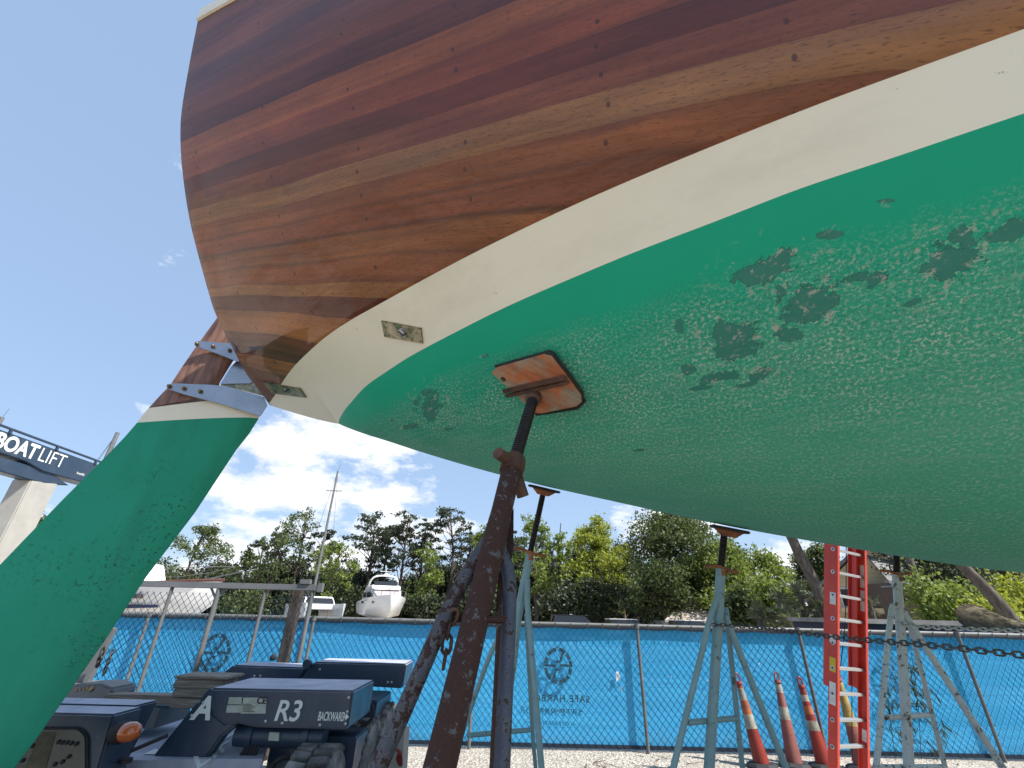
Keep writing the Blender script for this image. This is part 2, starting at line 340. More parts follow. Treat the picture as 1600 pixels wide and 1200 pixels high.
br = NM('tarnished_bronze', (.35,.32,.22), .35, .85); br.col(br.ramp(br.noise(19, 6, .65, None, .8), [(.35, (.07,.11,.075)), (.52, (.33,.29,.19)), (.7, (.5,.45,.36))])); MAT['bronze'] = br.mat
MAT['bolt'] = simple('stained_bolt', (.22,.16,.1), .4, .8, .4, 40)
MAT['stand_near'] = painted_rust('rusted_blue_grey_paint', (.062,.068,.082), (.04,.02,.017), .5, 38)
MAT['stand_blue'] = painted_rust('chipped_blue_paint', (.06,.072,.105), (.035,.022,.02), .44, 44)
MAT['stand_rust'] = painted_rust('peeling_red_brown_rust', (.085,.10,.11), (.05,.02,.014), .61, 48, edge=(.17,.17,.16))
MAT['stand_teal'] = painted_rust('pale_teal_paint', (.20,.33,.35), (.10,.12,.115), .37, 26, edge=(.12,.16,.16))
MAT['stand_white'] = painted_rust('chalky_white_paint', (.52,.56,.55), (.12,.075,.05), .41, 30)
MAT['rod'] = simple('dark_greased_steel', (.025,.02,.018), .5, .6, .4, 30)
MAT['rust'] = simple('orange_rust', (.27,.1,.04), .85, 0, .5, 12, .3)
MAT['handle'] = simple('brown_rusty_steel', (.10,.05,.032), .75, 0, .45, 14, .3)
pl = NM('orange_worn_plywood', (.4,.15,.06), .85)
pw = pl.map(pl.co.outputs['Object'], (2, 14, 2), rot=(0, 0, rad(20)))
c = pl.mix(pl.ramp(pl.noise(7, 6, .6), [(.42, 0), (.56, 1)]), (.33,.27,.19), (.5,.15,.05)); c = pl.mix(pl.ramp(pl.noise(3, 6, .7, pw), [(.45, 0), (.7, .7)]), c, (.14,.075,.045)); pl.col(c); MAT['ply'] = pl.mat
MAT['black'] = simple('black_rubber', (.016,.016,.018), .7, 0, .3, 20)
MAT['carpet'] = simple('dark_pad_edge', (.03,.024,.02), .9, 0, .4, 30)
MAT['galv'] = simple('galvanised_steel', (.14,.145,.145), .6, .2, .2, 9)
MAT['wire'] = NM('dull_fence_wire', (.016,.05,.085), .8, .0, Specular_IOR_Level=.05).mat
MAT['chain_dark'] = simple('dark_chain_steel', (.1,.095,.09), .5, .6, .4, 50)
MAT['chain_light'] = NM('bright_galvanised_chain', (.5,.5,.48), .4, .7).mat
bs = NM('blue_mesh_windscreen', (.03,.33,.66), .8)
fold = bs.noise(1, 4, .55, bs.map(bs.co.outputs['Object'], (.5, 1, 9)), .4); vert = bs.noise(1, 2, .5, bs.map(bs.co.outputs['Object'], (2.2, 1, .3)))
bc = bs.ramp(fold, [(.25, (.035,.37,.72)), (.55, (.05,.45,.83)), (.8, (.08,.50,.88))]); bc = bs.mix(bs.ramp(vert, [(.3, 0), (.7, .25)]), bc, (.03,.37,.72)); sxx = bs.node('ShaderNodeSeparateXYZ'); bs.l.new(bs.co.outputs['Object'], sxx.inputs[0])
seam = bs.math('LESS_THAN', bs.math('ABSOLUTE', bs.math('SUBTRACT', bs.math('FRACT', bs.math('MULTIPLY', sxx.outputs[2], 2.6)), .5)), .008); bc = bs.mix(bs.math('MULTIPLY', seam, .35), bc, (.01,.18,.42))
dirt = bs.ramp(bs.math('ADD', bs.math('MULTIPLY', sxx.outputs[2], 1.6), bs.noise(4, 6, .7)), [(.42, .45), (.8, 0)]); bc = bs.mix(dirt, bc, (.10,.27,.42)); bs.col(bc); bs.bump(fold, .3, .02)
tr = bs.node('ShaderNodeBsdfTranslucent'); bs.put(tr.inputs[0], bc); tp = bs.node('ShaderNodeBsdfTransparent'); tp.inputs[0].default_value = (.25,.6,.95,1)
m1 = bs.node('ShaderNodeMixShader'); m1.inputs[0].default_value = .2; bs.l.new(bs.p.outputs[0], m1.inputs[1]); bs.l.new(tr.outputs[0], m1.inputs[2])
m2 = bs.node('ShaderNodeMixShader'); m2.inputs[0].default_value = .07; bs.l.new(m1.outputs[0], m2.inputs[1]); bs.l.new(tp.outputs[0], m2.inputs[2]); bs.l.new(m2.outputs[0], bs.out.inputs[0]); MAT['screen'] = bs.mat
MAT['print'] = NM('dark_printed_ink', (.02,.075,.12), .8).mat
MAT['print_faint'] = NM('faded_printed_ink', (.03,.2,.36), .8).mat
MAT['hem'] = NM('dark_navy_hem', (.01,.02,.04), .8).mat
MAT['red'] = simple('red_fibreglass', (.68,.065,.04), .35, 0, .12, 5)
MAT['alu'] = NM('ladder_aluminium', (.6,.61,.62), .35, .8).mat
MAT['white_sticker'] = simple('white_sticker', (.75,.74,.72), .5, 0, .15, 40)
MAT['yellow'] = NM('yellow_sticker', (.75,.5,.03), .5).mat
MAT['navy'] = simple('navy_machine_paint', (.017,.03,.058), .4, 0, .25, 4, Coat_Weight=.2, Coat_Roughness=.2)
_nv = NM('navy_machine_paint', (.017,.03,.058), .42, 0, Coat_Weight=.2, Coat_Roughness=.2)
c = _nv.mix(_nv.noise(4, 5), (.020,.037,.066), (.03,.054,.09)); c = _nv.mix(_nv.ramp(_nv.noise(3, 8, .75, _nv.map(_nv.co.outputs['Object'], (1,1,.35))), [(.5, 0), (.7, .4)]), c, (.10,.115,.14)); c = _nv.mix(_nv.ramp(_nv.noise(38, 4, .7), [(.68, 0), (.7, .7)]), c, (.2,.2,.2)); _nv.col(c); _nv.rough(_nv.ramp(_nv.noise(3, 6), [(.35, .3), (.7, .6)])); MAT['navy'] = _nv.mat
MAT['navy_dust_sheen'] = simple('navy_top_dust_sheen', (.38,.40,.48), .55, 0, .25, 5)  # pale tops of the navy paint: sky sheen painted in, plus some dust
MAT['decal'] = NM('white_decal', (.74,.77,.73), .5).mat
MAT['plate'] = simple('pale_data_plate', (.4,.44,.38), .45, 0, .15, 30)
MAT['ink'] = NM('black_ink', (.02,.02,.02), .6).mat
MAT['glass_dark'] = NM('smoked_glass', (.05,.065,.06), .08, 0).mat
MAT['amber'] = NM('amber_lens', (.75,.16,.02), .12, 0, Transmission_Weight=.35, Coat_Weight=1.0).mat
ty = NM('dusty_tyre_rubber', (.05,.05,.052), .85); ty.col(ty.mix(ty.ramp(ty.noise(9, 5), [(.4, .2), (.65, 1)]), (.035,.035,.037), (.26,.255,.24))); MAT['tyre'] = ty.mat
tb = NM('weathered_timber', (.1,.085,.07), .9); tv = tb.map(tb.co.outputs['Object'], (1.2, 9, 22)); tb.col(tb.ramp(tb.noise(3, 7, .65, tv, .6), [(.25, (.08,.065,.05)), (.5, (.24,.2,.16)), (.72, (.44,.39,.32))])); tb.bump(tb.noise(3, 7, .65, tv), .5, .006); MAT['timber'] = tb.mat
MAT['offwhite'] = simple('off_white_paint', (.36,.345,.31), .5, 0, .1, 3)
MAT['greypaint'] = simple('grey_machine_paint', (.15,.155,.16), .45, 0, .15, 5)
MAT['gel'] = simple('white_gelcoat', (.78,.78,.77), .22, 0, .05, 1)
MAT['gel_shade'] = simple('pale_grey_gelcoat', (.42,.45,.47), .3, 0, .08, 1)
MAT['navy_stripe'] = NM('navy_stripe', (.01,.015,.06), .4).mat
MAT['window'] = NM('tinted_window', (.02,.023,.026), .06).mat
MAT['windscreen'] = NM('screen_cover', (.38,.34,.33), .6).mat
MAT['teak'] = simple('brown_wood_trim', (.08,.03,.022), .5, 0, .3, 6)
MAT['tanc'] = simple('tan_canvas', (.5,.45,.37), .9)
def bark(name, a, b):
    m = NM(name, a, .95); vv = m.map(m.co.outputs['Object'], (3, 3, .6)); n = m.noise(4, 7, .7, vv); m.col(m.mix(m.ramp(n, [(.35, 0), (.65, 1)]), a, b)); m.bump(n, .8, .05); return m.mat
MAT['bark'] = bark('grey_brown_bark', (.05,.04,.032), (.15,.125,.1)); MAT['bark_pine'] = bark('dark_pine_bark', (.028,.021,.017), (.085,.065,.052))
def leaf(name, a, b, tr_=.35):
    m = NM(name, a, .6); gi = m.node('ShaderNodeNewGeometry'); c = m.ramp(gi.outputs['Random Per Island'], [(0, a), (1, b)]); m.col(c)
    t = m.node('ShaderNodeBsdfTranslucent'); m.put(t.inputs[0], m.mix(.5, c, (b[0]*1.3, b[1]*1.3, b[2]*.8))); x = m.node('ShaderNodeMixShader'); x.inputs[0].default_value = tr_
    m.l.new(m.p.outputs[0], x.inputs[1]); m.l.new(t.outputs[0], x.inputs[2]); m.l.new(x.outputs[0], m.out.inputs[0]); return m.mat
MAT['leaf_pine'] = leaf('pine_needles', (0.0165,0.0270,0.0135), (0.0562,0.0750,0.0338), .2)
MAT['leaf_oak'] = leaf('oak_leaves', (0.0316,0.0496,0.0162), (0.1170,0.1530,0.0450), .3)
MAT['leaf_light'] = leaf('light_green_leaves', (0.0918,0.1296,0.0270), (0.2376,0.3024,0.0648), .4)
MAT['leaf_bright'] = leaf('yellow_green_leaves', (0.1456,0.1792,0.0202), (0.3696,0.4032,0.0560), .42)
MAT['leaf_dark'] = leaf('shaded_understorey_leaves', (0.0105,0.0180,0.0083), (0.0450,0.0638,0.0210), .2)
MAT['leaf_palm'] = leaf('grey_green_palmetto_fronds', (0.0400,0.0520,0.0240), (0.1920,0.2080,0.1200), .25)
MAT['thatch'] = simple('dry_brown_fronds', (.12,.1,.065), .95, 0, .5, 14, .6)
MAT['siding'] = None
sdg = NM('yellow_clapboard', (.62,.48,.28), .7); z_ = sdg.node('ShaderNodeSeparateXYZ'); sdg.l.new(sdg.co.outputs['Object'], z_.inputs[0])
fr = sdg.math('FRACT', sdg.math('MULTIPLY', z_.outputs[2], 4.2)); sdg.col(sdg.mix(sdg.ramp(fr, [(.0, .8), (.12, 0)]), (.74,.58,.36), (.36,.27,.16))); sdg.bump(fr, .5, .02); MAT['siding'] = sdg.mat
MAT['roof'] = simple('grey_shingle_roof', (.2,.19,.18), .9, 0, .3, 3); MAT['roof_tan'] = simple('tan_shingle_roof', (.36,.3,.26), .9, 0, .25, 3); MAT['brown'] = simple('brown_siding', (.14,.1,.08), .8)
MAT['cone'] = simple('faded_orange_plastic', (.55,.07,.025), .55, 0, .2, 6); MAT['cone_red'] = simple('red_orange_plastic', (.23,.024,.014), .5, 0, .15, 6); MAT['cone_pink'] = simple('sun_bleached_pink_plastic', (.22,.075,.065), .7, 0, .2, 6)
MAT['reflect'] = simple('dirty_reflective_band', (.26,.245,.2), .7, 0, .5, 14); MAT['reflect_o'] = simple('dirty_orange_band', (.33,.1,.035), .6, 0, .35, 14); MAT['cone_yellow'] = simple('muddy_yellow_band', (.3,.22,.07), .8, 0, .4, 14)
MAT['car'] = NM('dark_car_paint', (.03,.032,.036), .25, .2, Coat_Weight=1.0).mat; MAT['car_white'] = NM('white_car_paint', (.72,.72,.7), .25, 0, Coat_Weight=1.0).mat

# ------------------------------------------------------------------ ground
b = MB(); b.add([(-400,-300,0),(400,-300,0),(400,700,0),(-400,700,0)], [(0,1,2,3)])
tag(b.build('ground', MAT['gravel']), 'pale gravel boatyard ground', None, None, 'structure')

# ------------------------------------------------------------------ the sailboat
PSI = rad(-16); U = np.array([math.cos(PSI), math.sin(PSI), 0]); NB = np.array([math.sin(PSI), -math.cos(PSI), 0]); ZZ = np.array([0,0,1.0])
ZW = HC+1.0; O3 = np.array([-1.05431825, 2.56451367, ZW])
def W3(s, b_, z):
    s, b_, z = np.broadcast_arrays(s, b_, z); return O3 + s[...,None]*U + b_[...,None]*NB + z[...,None]*ZZ
def cubic(xs, ys):
    xs = np.array(xs, float); ys = np.array(ys, float); m = np.zeros_like(xs); dx_ = np.diff(xs); d = np.diff(ys)/dx_
    m[1:-1] = (d[:-1]*dx_[1:]+d[1:]*dx_[:-1])/(xs[2:]-xs[:-2]); m[0] = d[0]*1.3; m[-1] = d[-1]
    def f(x):
        x = np.clip(np.asarray(x, float), xs[0], xs[-1]); i = np.clip(np.searchsorted(xs, x, side='right')-1, 0, len(xs)-2)
        w_ = xs[i+1]-xs[i]; t = (x-xs[i])/w_
        return (2*t**3-3*t**2+1)*ys[i]+(t**3-2*t*t+t)*w_*m[i]+(-2*t**3+3*t*t)*ys[i+1]+(t**3-t*t)*w_*m[i+1]
    return f
BW = cubic([0,.131,.272,.444,.624,.792,.935,1.036,1.32,1.595,1.758,2.015,2.209,2.405,2.623,3.2,4,5,6,7,8,9,9.3],
           [0,.148,.274,.418,.534,.634,.708,.757,.889,.996,1.055,1.136,1.198,1.243,1.295,1.4,1.48,1.49,1.4,1.15,.75,.2,0])
BST = cubic([-.567,-.4,-.239,-.043,.128,.358,.536,.686,1.271,1.621,2.025,2.3,2.488,2.653,3.2,4,5,6,7,8,9,9.5],
            [0,.136,.267,.412,.521,.653,.736,.796,1.02,1.133,1.24,1.302,1.337,1.367,1.47,1.55,1.56,1.47,1.22,.83,.3,0])
KZ = cubic([0,.35,.8,1.2,1.6,2,2.5,3,4,5.5,7,8.5,9.3], [0,.128,.279,.398,.502,.605,.716,.813,.896,.95,.8,.35,0]); PP = 2.137
TRs = np.array([-.566,-.554,-.535,-.511,-.493,-.474,-.462,-.429,-.369,-.313,-.27,-.23,-.164,-.099])
TRb = np.array([0,.089,.261,.399,.503,.605,.66,.782,.99,1.147,1.247,1.32,1.412,1.496])
TRz = np.array([.18,.214,.27,.338,.39,.444,.479,.573,.745,.904,1.026,1.14,1.331,1.514])
BSH = cubic([-.099,.5,1,2,3,4,5,6,7,8,9,10], [1.496,1.55,1.59,1.655,1.7,1.72,1.7,1.6,1.4,1.05,.54,0])
VV = np.linspace(0, 1, 14); FZ = cubic(VV, (TRz-.18)/1.334); FS = cubic(VV, (TRs+.566)/.467); FB = cubic(VV, TRb/1.496)
def top_surf(u_, v_):
    u_, v_ = np.broadcast_arrays(u_, v_); sa = -.566+u_*10.06; sh = -.099+u_*10.09
    w_ = np.clip(sa/3.5+.16, 0, 1); w_ = w_*w_*(3-2*w_); Zt = FZ(v_); G = FB(v_)*(1-w_)+w_*np.maximum(Zt, 0)**.64; g2 = FS(v_)
    zs = 1.514-.05*np.minimum(sh+.1, 4)+.012*(sh+.1)**2
    return sa*(1-g2)+sh*g2, BST(sa)*(1-G)+BSH(sh)*G, .18*(1-Zt)+zs*Zt
def bot_surf(s, t): return s, t*BW(s), -KZ(s)*(1-np.abs(t)**PP)
def str_surf(s, v_):
    lo_b = np.where(s >= 0, BW(s), 0); lo_z = np.where(s >= 0, 0, .18*np.clip(-s/.566, 0, 1)**1.15)
    return s, lo_b*(1-v_)+BST(s)*v_, lo_z*(1-v_)+.18*v_+0*s
def grid_obj(name, P, uv, mat, parent, flip=False):
    nu, nv = P.shape[:2]; me = bpy.data.meshes.new(name)
    idx = np.arange(nu*nv).reshape(nu, nv)
    F = np.stack([idx[:-1,:-1], idx[1:,:-1], idx[1:,1:], idx[:-1,1:]], -1).reshape(-1, 4)
    if flip: F = F[:, ::-1]
    me.from_pydata(P.reshape(-1, 3).tolist(), [], F.tolist())
    ul = me.uv_layers.new(name='UVMap'); flat = uv.reshape(-1, 2)
    li = np.empty(len(me.loops), dtype=np.int32); me.loops.foreach_get('vertex_index', li); ul.data.foreach_set('uv', flat[li].ravel())
    for p in me.polygons: p.use_smooth = True
    me.materials.append(mat); o = bpy.data.objects.new(name, me); C.objects.link(o); o.parent = parent
    o.matrix_parent_inverse = Matrix.Translation(-Vector(ROOT[parent.name])); return o

boat = thing('sailboat', 'large wooden sailboat on stands, varnished planks above a cream stripe and worn green bottom', 'sailboat', tuple(O3*[1,1,0]))
s1 = (np.concatenate([np.linspace(.0005, .3, 40)**1.0, np.linspace(.31, 3.6, 150), np.linspace(3.7, 9.29, 60)]))[:, None]
t1 = np.linspace(-1, 1, 81)[None]; bs_, bb_, bz_ = bot_surf(s1+0*t1, t1+0*s1)
PB = W3(bs_, bb_, bz_)
# girth below the waterline, measured on the near side
gd = np.linalg.norm(np.diff(PB, axis=1), axis=2); cum = np.concatenate([np.zeros((len(s1), 1)), np.cumsum(gd, 1)], 1); girth = np.minimum(cum, cum[:, -1:]-cum)
girth_uv = np.where(t1 < 0, cum[:, -1:]-cum, cum[:, -1:]-cum)
bpx, bzc = proj(PB)
def bottom_hit(px, py):
    d = ((bpx-np.array([px, py]))**2).sum(-1)+1e9*(bzc < .2); i = np.unravel_index(np.argmin(d), d.shape)
    i0, i1 = min(max(i[0], 1), len(s1)-2), min(max(i[1], 1), 79)
    n = np.cross(PB[i0+1, i1]-PB[i0-1, i1], PB[i0, i1+1]-PB[i0, i1-1]); n /= np.linalg.norm(n)
    if n[2] > 0: n = -n
    return PB[i], n, (float(bs_[i]), float(girth_uv[i]))
for px, py, a, b2, ro in [(1200,412,.07,.035,.1),(1268,478,.055,.05,.7),(1345,432,.05,.025,0),(1492,402,.055,.04,.6),(1575,350,.03,.022,.2),(1432,468,.018,.012,0),(672,637,.075,.06,.3),(1152,540,.06,.055,.2),(1120,590,.05,.02,0),(1297,357,.024,.009,.3),(1240,530,.04,.02,.5),(1378,328,.018,.005,.3),(640,668,.05,.018,.1),(1063,512,.012,.02,0),(1510,372,.03,.02,.9),(905,749,.05,.008,.1),(935,752,.03,.006,0),(985,754,.04,.008,.1),(700,668,.03,.008,.2),(650,690,.03,.006,.1),(612,655,.014,.006,.4),(1080,570,.02,.018,.2),(1190,585,.02,.02,.8),(1165,600,.03,.006,0),(1100,602,.03,.007,.1),(1130,520,.03,.03,.4),(1216,470,.018,.03,.2),(1420,462,.01,.008,0),(1555,380,.014,.01,.3),(760,560,.012,.006,.2),(1000,700,.02,.005,0)]:
    h_ = bottom_hit(px, py)[2]; PATCH.append((h_[0], h_[1], a, b2, ro))
MAT['antifoul'] = make_antifoul()
grid_obj('hull_bottom', PB, np.stack([bs_, girth_uv], -1), MAT['antifoul'], boat, True)
s2 = np.concatenate([np.linspace(-.566, .3, 50), np.linspace(.31, 3.6, 130), np.linspace(3.7, 9.29, 60)])[:, None]; v2_ = np.linspace(0, 1, 9)[None]
for side in (1, -1):
    a, b2, c2 = str_surf(s2+0*v2_, v2_+0*s2); P = W3(a, b2*side, c2)
    if side == 1: PS = P
    grid_obj('boot_stripe', P, np.stack([a, c2], -1), MAT['cream'], boat, side == 1)
    u1 = np.linspace(0, 1, 260)[:, None]**1.35; v1 = np.linspace(0, 1, 60)[None]; a, b2, c2 = top_surf(u1, v1); P = W3(a, b2*side, c2)
    xx = a+.35; xq = np.minimum(xx, 4.5); qq = (c2+.367*xq+.01933*xq**2+.00485*xq**3)/(1+.20376*xq+.05442*xq**2); qq = qq+.012*np.exp(-((a-.36)/.33)**2)*np.clip((.95-qq)/.2, 0, 1)
    if side == 1: PT = P
    tp_ = grid_obj('topside_planking', P, np.stack([a, qq], -1), MAT['wood'], boat, side == 1)
    # cream toe rail on the sheer
    a, b2, c2 = top_surf(u1[:, 0], 1.0); rail = W3(a, b2*side, c2); m = MB(); n_ = len(a)
    vs = []
    for i in range(n_):
        o_ = NB*side
        vs += [rail[i]-ZZ*.005+o_*.008, rail[i]+ZZ*.075+o_*.014, rail[i]+ZZ*.075-o_*.05, rail[i]-ZZ*.005-o_*.05]
    fs = [(4*i+k, 4*i+(k+1) % 4, 4*i+4+(k+1) % 4, 4*i+4+k) for i in range(n_-1) for k in range(4)]+[(0,1,2,3)]
    m.add(vs, fs); m.build('toe_rail', MAT['cream'], boat, True)
# transom, deck and keel
m = MB(); v1 = np.linspace(0, 1, 60); a, b2, c2 = top_surf(0, v1); pr = W3(a, b2, c2); pl_ = W3(a, -b2, c2)
m.add(list(pr)+list(pl_), [(i, i+1, 60+i+1, 60+i) for i in range(59)]); m.build('transom', MAT['rudder_wood'], boat, True)
m = MB(); uu = np.linspace(0, 1, 60); a, b2, c2 = top_surf(uu, 1.0); m.add(list(W3(a, b2*.99, c2-.02))+list(W3(a, -b2*.99, c2-.02)), [(i, i+1, 61+i, 60+i) for i in range(59)]); m.build('deck', MAT['timber'], boat)
m = MB(); kp = [(4.6,-.85),(6.6,-.8),(6.3,-2.25),(5.1,-2.25)]
m.prism([W3(np.array(s), np.array(-.09), np.array(z)) for s, z in kp], NB*.18); m.build('keel', MAT['rudder_green'], boat, bevel=.04)

# rudder, turned towards the near side: blade plane through its leading edge
dl = rad(30); cdir = -U*math.cos(dl)+NB*math.sin(dl); rn = np.array([-cdir[1], cdir[0], 0.0]); rn = rn if rn[1] < 0 else -rn
A0 = np.array([-1.66, 2.73, HC+1.1])
rp = lambda px, py, off=0.0: on_plane(px, py, A0+rn*off, rn)
def rudder_part(name, rows, mat, parent, nseg=14):
    P = []
    for (lx, ly, rx, ry) in rows:
        a, b2 = rp(lx, ly), rp(rx, ry); P.append((a, b2))
    vs = []; fs = []; k = nseg+1
    for sgn in (1, -1):
        for a, b2 in P:
            for j in range(k):
                t = j/nseg; x = 1-t; th = .052*(2.6*(math.sqrt(max(x, 0))*.55-.2*x-.35*x*x+.0*x)+.12)
                th = max(th, .006); vs.append(a*(1-t)+b2*t+rn*sgn*th*(1 if t < .999 else .35))
    R_ = len(P)
    for g_ in (0, 1):
        o_ = g_*R_*k
        fs += [(o_+i*k+j, o_+i*k+j+1, o_+(i+1)*k+j+1, o_+(i+1)*k+j) for i in range(R_-1) for j in range(nseg)]
    o_ = R_*k
    for i in range(R_-1):
        for j in (0, nseg): fs.append((i*k+j, (i+1)*k+j, o_+(i+1)*k+j, o_+i*k+j))
    for i in (0, R_-1): fs += [(i*k+j, i*k+j+1, o_+i*k+j+1, o_+i*k+j) for j in range(nseg)]
    m_ = MB(); m_.add(vs, fs); return m_.build(name, mat, parent, True)
def curve_rows(rows, n=6):
    """rows between two curved bands; each row = left px, right px"""
    return rows
rud = rudder_part('rudder', [(215,661,404,654),(196,683,389,678),(170,710,369,703),(100,780,305,800),(0,884,228,902),(-70,958,164,1000),(-190,1088,60,1150),(-270,1180,-12,1245),(-285,1215,-40,1262)], MAT['rudder_green'], boat)
def sub(ob): ob.parent = rud; return ob
sub(rudder_part('rudder_stripe', [(233,638,412,622),(226,646,409,640),(215,661,404,654)], MAT['cream'], None))
sub(rudder_part('rudder_head', [(352,480,420,470),(340,497,412,500),(318,527,390,536),(305,545,366,561),(285,574,354,580),(268,600,343,598),(233,638,338,622)], MAT['rudder_wood'], None))
def rplate(name, pts, off, th, mat): 
    m_ = MB(); m_.prism([rp(x, y, off) for x, y in pts], rn*th); return sub(m_.build(name, mat, None, bevel=.002))
rplate('strap', [(261,602),(264,609),(290,617.5),(342,630.5),(407,651),(418,634),(413,621),(355,604.5),(334,602),(272,599.5)], .062, .008, MAT['steel'])
rplate('strap', [(304.5,535.5),(306,542),(337,552.5),(372,566),(386,560),(374,538),(360,537),(311,533.5)], .062, .008, MAT['steel'])
rplate('bracket', [(374,564),(398,599),(392,602),(346,603),(362,577)], -.02, .03, MAT['steel'])
rplate('bracket', [(346,604),(396,601),(414,620),(380,611)], -.03, .03, MAT['bronze'])
for x, y in ((265,604),(288,607.5),(313.5,612),(308,538),(333,542),(359,548)):
    p = rp(x, y, .07); m = MB(); m.lathe([(.014,0),(.014,.006),(.0085,.006),(.0085,.02),(.003,.024)], p, rn, 10); sub(m.build('bolt', MAT['bolt'], None, True))

# bronze plates let into the boot stripe
spx, szc = proj(PS)
def stripe_hit(px, py):
    d = ((spx-np.array([px, py]))**2).sum(-1); i = np.unravel_index(np.argmin(d), d.shape); i0 = min(max(i[0], 2), len(s2)-3); i1 = min(max(i[1], 1), 7)
    n = np.cross(PS[i0+2, i1]-PS[i0-2, i1], PS[i0, i1+1]-PS[i0, i1-1]); n /= np.linalg.norm(n); return PS[i], (n if np.dot(n, EYE-PS[i]) > 0 else -n)
for quad, cen, rr in (([(598,500),(660,512),(663,536),(603,525)], (629.5,519.5), .016), ([(413,595.5),(470,605.5),(480,620),(426,612.5)], (447,608.5), .013)):
    p, n = stripe_hit(*cen); m = MB(); m.prism([on_plane(x, y, p-n*.004, n) for x, y in quad], n*.012); o_ = m.build('fitting_plate', MAT['bronze'], boat, bevel=.001)
    c0 = on_plane(cen[0], cen[1], p+n*.008, n); m = MB(); m.lathe([(rr*1.25,-.002),(rr*1.25,.002),(rr,.002),(rr,.011),(rr*.8,.013)], c0, n, 20)
    q0 = Vector(n).orthogonal(); q0.rotate(Matrix.Rotation(rad(30), 3, Vector(n))); m.bar(Vector(c0)+Vector(n)*.0142-q0*rr*.7, Vector(c0)+Vector(n)*.0142+q0*rr*.7, .004, .003, n, 1)
    for x, y in quad:
        e = on_plane(x*.82+cen[0]*.18, y*.82+cen[1]*.18, p+n*.008, n); m2_ = MB(); m2_.lathe([(.0045,0),(.0045,.002)], e, n, 8); m2_.build('screw', MAT['bolt'], o_)
    k_ = m.build('plug', [MAT['steel'], MAT['black']], None, True); k_.parent = o_; k_.matrix_parent_inverse = Matrix.Identity(4)

# ------------------------------------------------------------------ boat stands
def ext(p, q, z=0.02):
    p, q = np.array(p), np.array(q); t = (z-p[2])/(q[2]-p[2]); return p+(q-p)*t
def smooth_path(pts, n=6):
    pts = [np.array(p, float) for p in pts]; P = [2*pts[0]-pts[1]]+pts+[2*pts[-1]-pts[-2]]; o_ = []
    for i in range(1, len(P)-2):
        for j in range(n):
            t = j/n; o_.append(.5*((2*P[i])+(-P[i-1]+P[i+1])*t+(2*P[i-1]-5*P[i]+4*P[i+1]-P[i+2])*t*t+(-P[i-1]+3*P[i]-3*P[i+1]+P[i+2])*t**3))
    return o_+[pts[-1]]
def foot(m, p, r=.05): m.lathe([(r*1.5,0),(r*1.5,.012)], (p[0], p[1], 0.0), (0,0,1), 14)
def screw(top, bot, r, name, parent, mat):
    m = MB(); top, bot = np.array(top), np.array(bot); n = int(np.linalg.norm(top-bot)/.005); pts = [top+(bot-top)*i/n for i in range(n+1)]
    m.tube(pts, [r*(1.0 if i % 2 else .88) for i in range(n+1)], 10); return m.build(name, mat, parent, True)

# the near stand, rusty
p1, n1, _ = bottom_hit(842, 603)
S1 = thing('boat_stand', 'nearest boat stand, rusty brown and blue-grey pipes under an orange plywood pad', 'boat stand', (p1[0]-.1, p1[1]-.1, 0), 'boat stands under the hull')
hole = on_plane(786, 593, p1+n1*.045, n1); outl = []
corn = [(768,583),(776,574),(850,553),(862,556),(884,584),(908,617),(909,628),(900,635),(846,646),(836,645),(800,612)]
ang = Vector(cdir)
ex = Vector(np.cross(n1, (0,0,1))).normalized(); ey = Vector(n1).cross(ex)
cp = [Vector(on_plane(x, y, p1+n1*.045, n1))-Vector(hole) for x, y in corn]; c2d = [(v_.dot(ex), v_.dot(ey)) for v_ in cp]
def ray_poly(a):
    dx_, dy_ = math.cos(a), math.sin(a); best = None
    for i in range(len(c2d)):
        (x0, y0), (x1, y1) = c2d[i], c2d[(i+1) % len(c2d)]; den = dx_*(y1-y0)-dy_*(x1-x0)
        if abs(den) < 1e-9: continue
        t = (x0*(y1-y0)-y0*(x1-x0))/den; u_ = (x0*dy_-y0*dx_)/den
        if t > 0 and -1e-6 <= u_ <= 1+1e-6: best = t if best is None else min(best, t)
    return best
angs = sorted(set([math.atan2(y, x) for x, y in c2d]+[i*math.pi/20 for i in range(-19, 21)])); vs = []; fs = []; na = len(angs); h3 = Vector(hole); nv = Vector(n1)
for th in (0, -.028):
    for a in angs:
        d_ = ex*math.cos(a)+ey*math.sin(a); vs += [h3+d_*.0115+nv*th, h3+d_*(ray_poly(a) or .03)+nv*th]
for i in range(na):
    j = (i+1) % na; fs += [(2*i, 2*i+1, 2*j+1, 2*j), (2*na+2*i, 2*na+2*j, 2*na+2*j+1, 2*na+2*i+1), (2*i+1, 2*na+2*i+1, 2*na+2*j+1, 2*j+1), (2*i, 2*j, 2*na+2*j, 2*na+2*i)]
m = MB(); m.add(vs, fs); m.m = [1 if k % 4 == 2 else 0 for k in range(len(fs))]; pad1 = m.build('pad', [MAT['ply'], MAT['carpet']], S1)
m = MB(); m.prism([on_plane(x, y, p1+n1*.016, n1) for x, y in [(772,572),(858,548),(866,553),(915,628),(903,640),(838,650)]], -n1*.01); m.build('pad_backing', MAT['carpet'], S1)
m = MB(); a_, b_ = on_plane(786, 612, p1+n1*.056, n1), on_plane(884, 590, p1+n1*.056, n1); m.bar(a_, b_, .018, .012, n1); a_, b_ = on_plane(790, 619, p1+n1*.052, n1), on_plane(888, 597, p1+n1*.052, n1); m.bar(a_, b_, .014, .014, n1); k_ = m.build('pad_rib', MAT['handle'], pad1, bevel=.003)
rt = on_plane(834, 620, p1+n1*.055, n1); jt = lean(rt, 798, 740, .57)
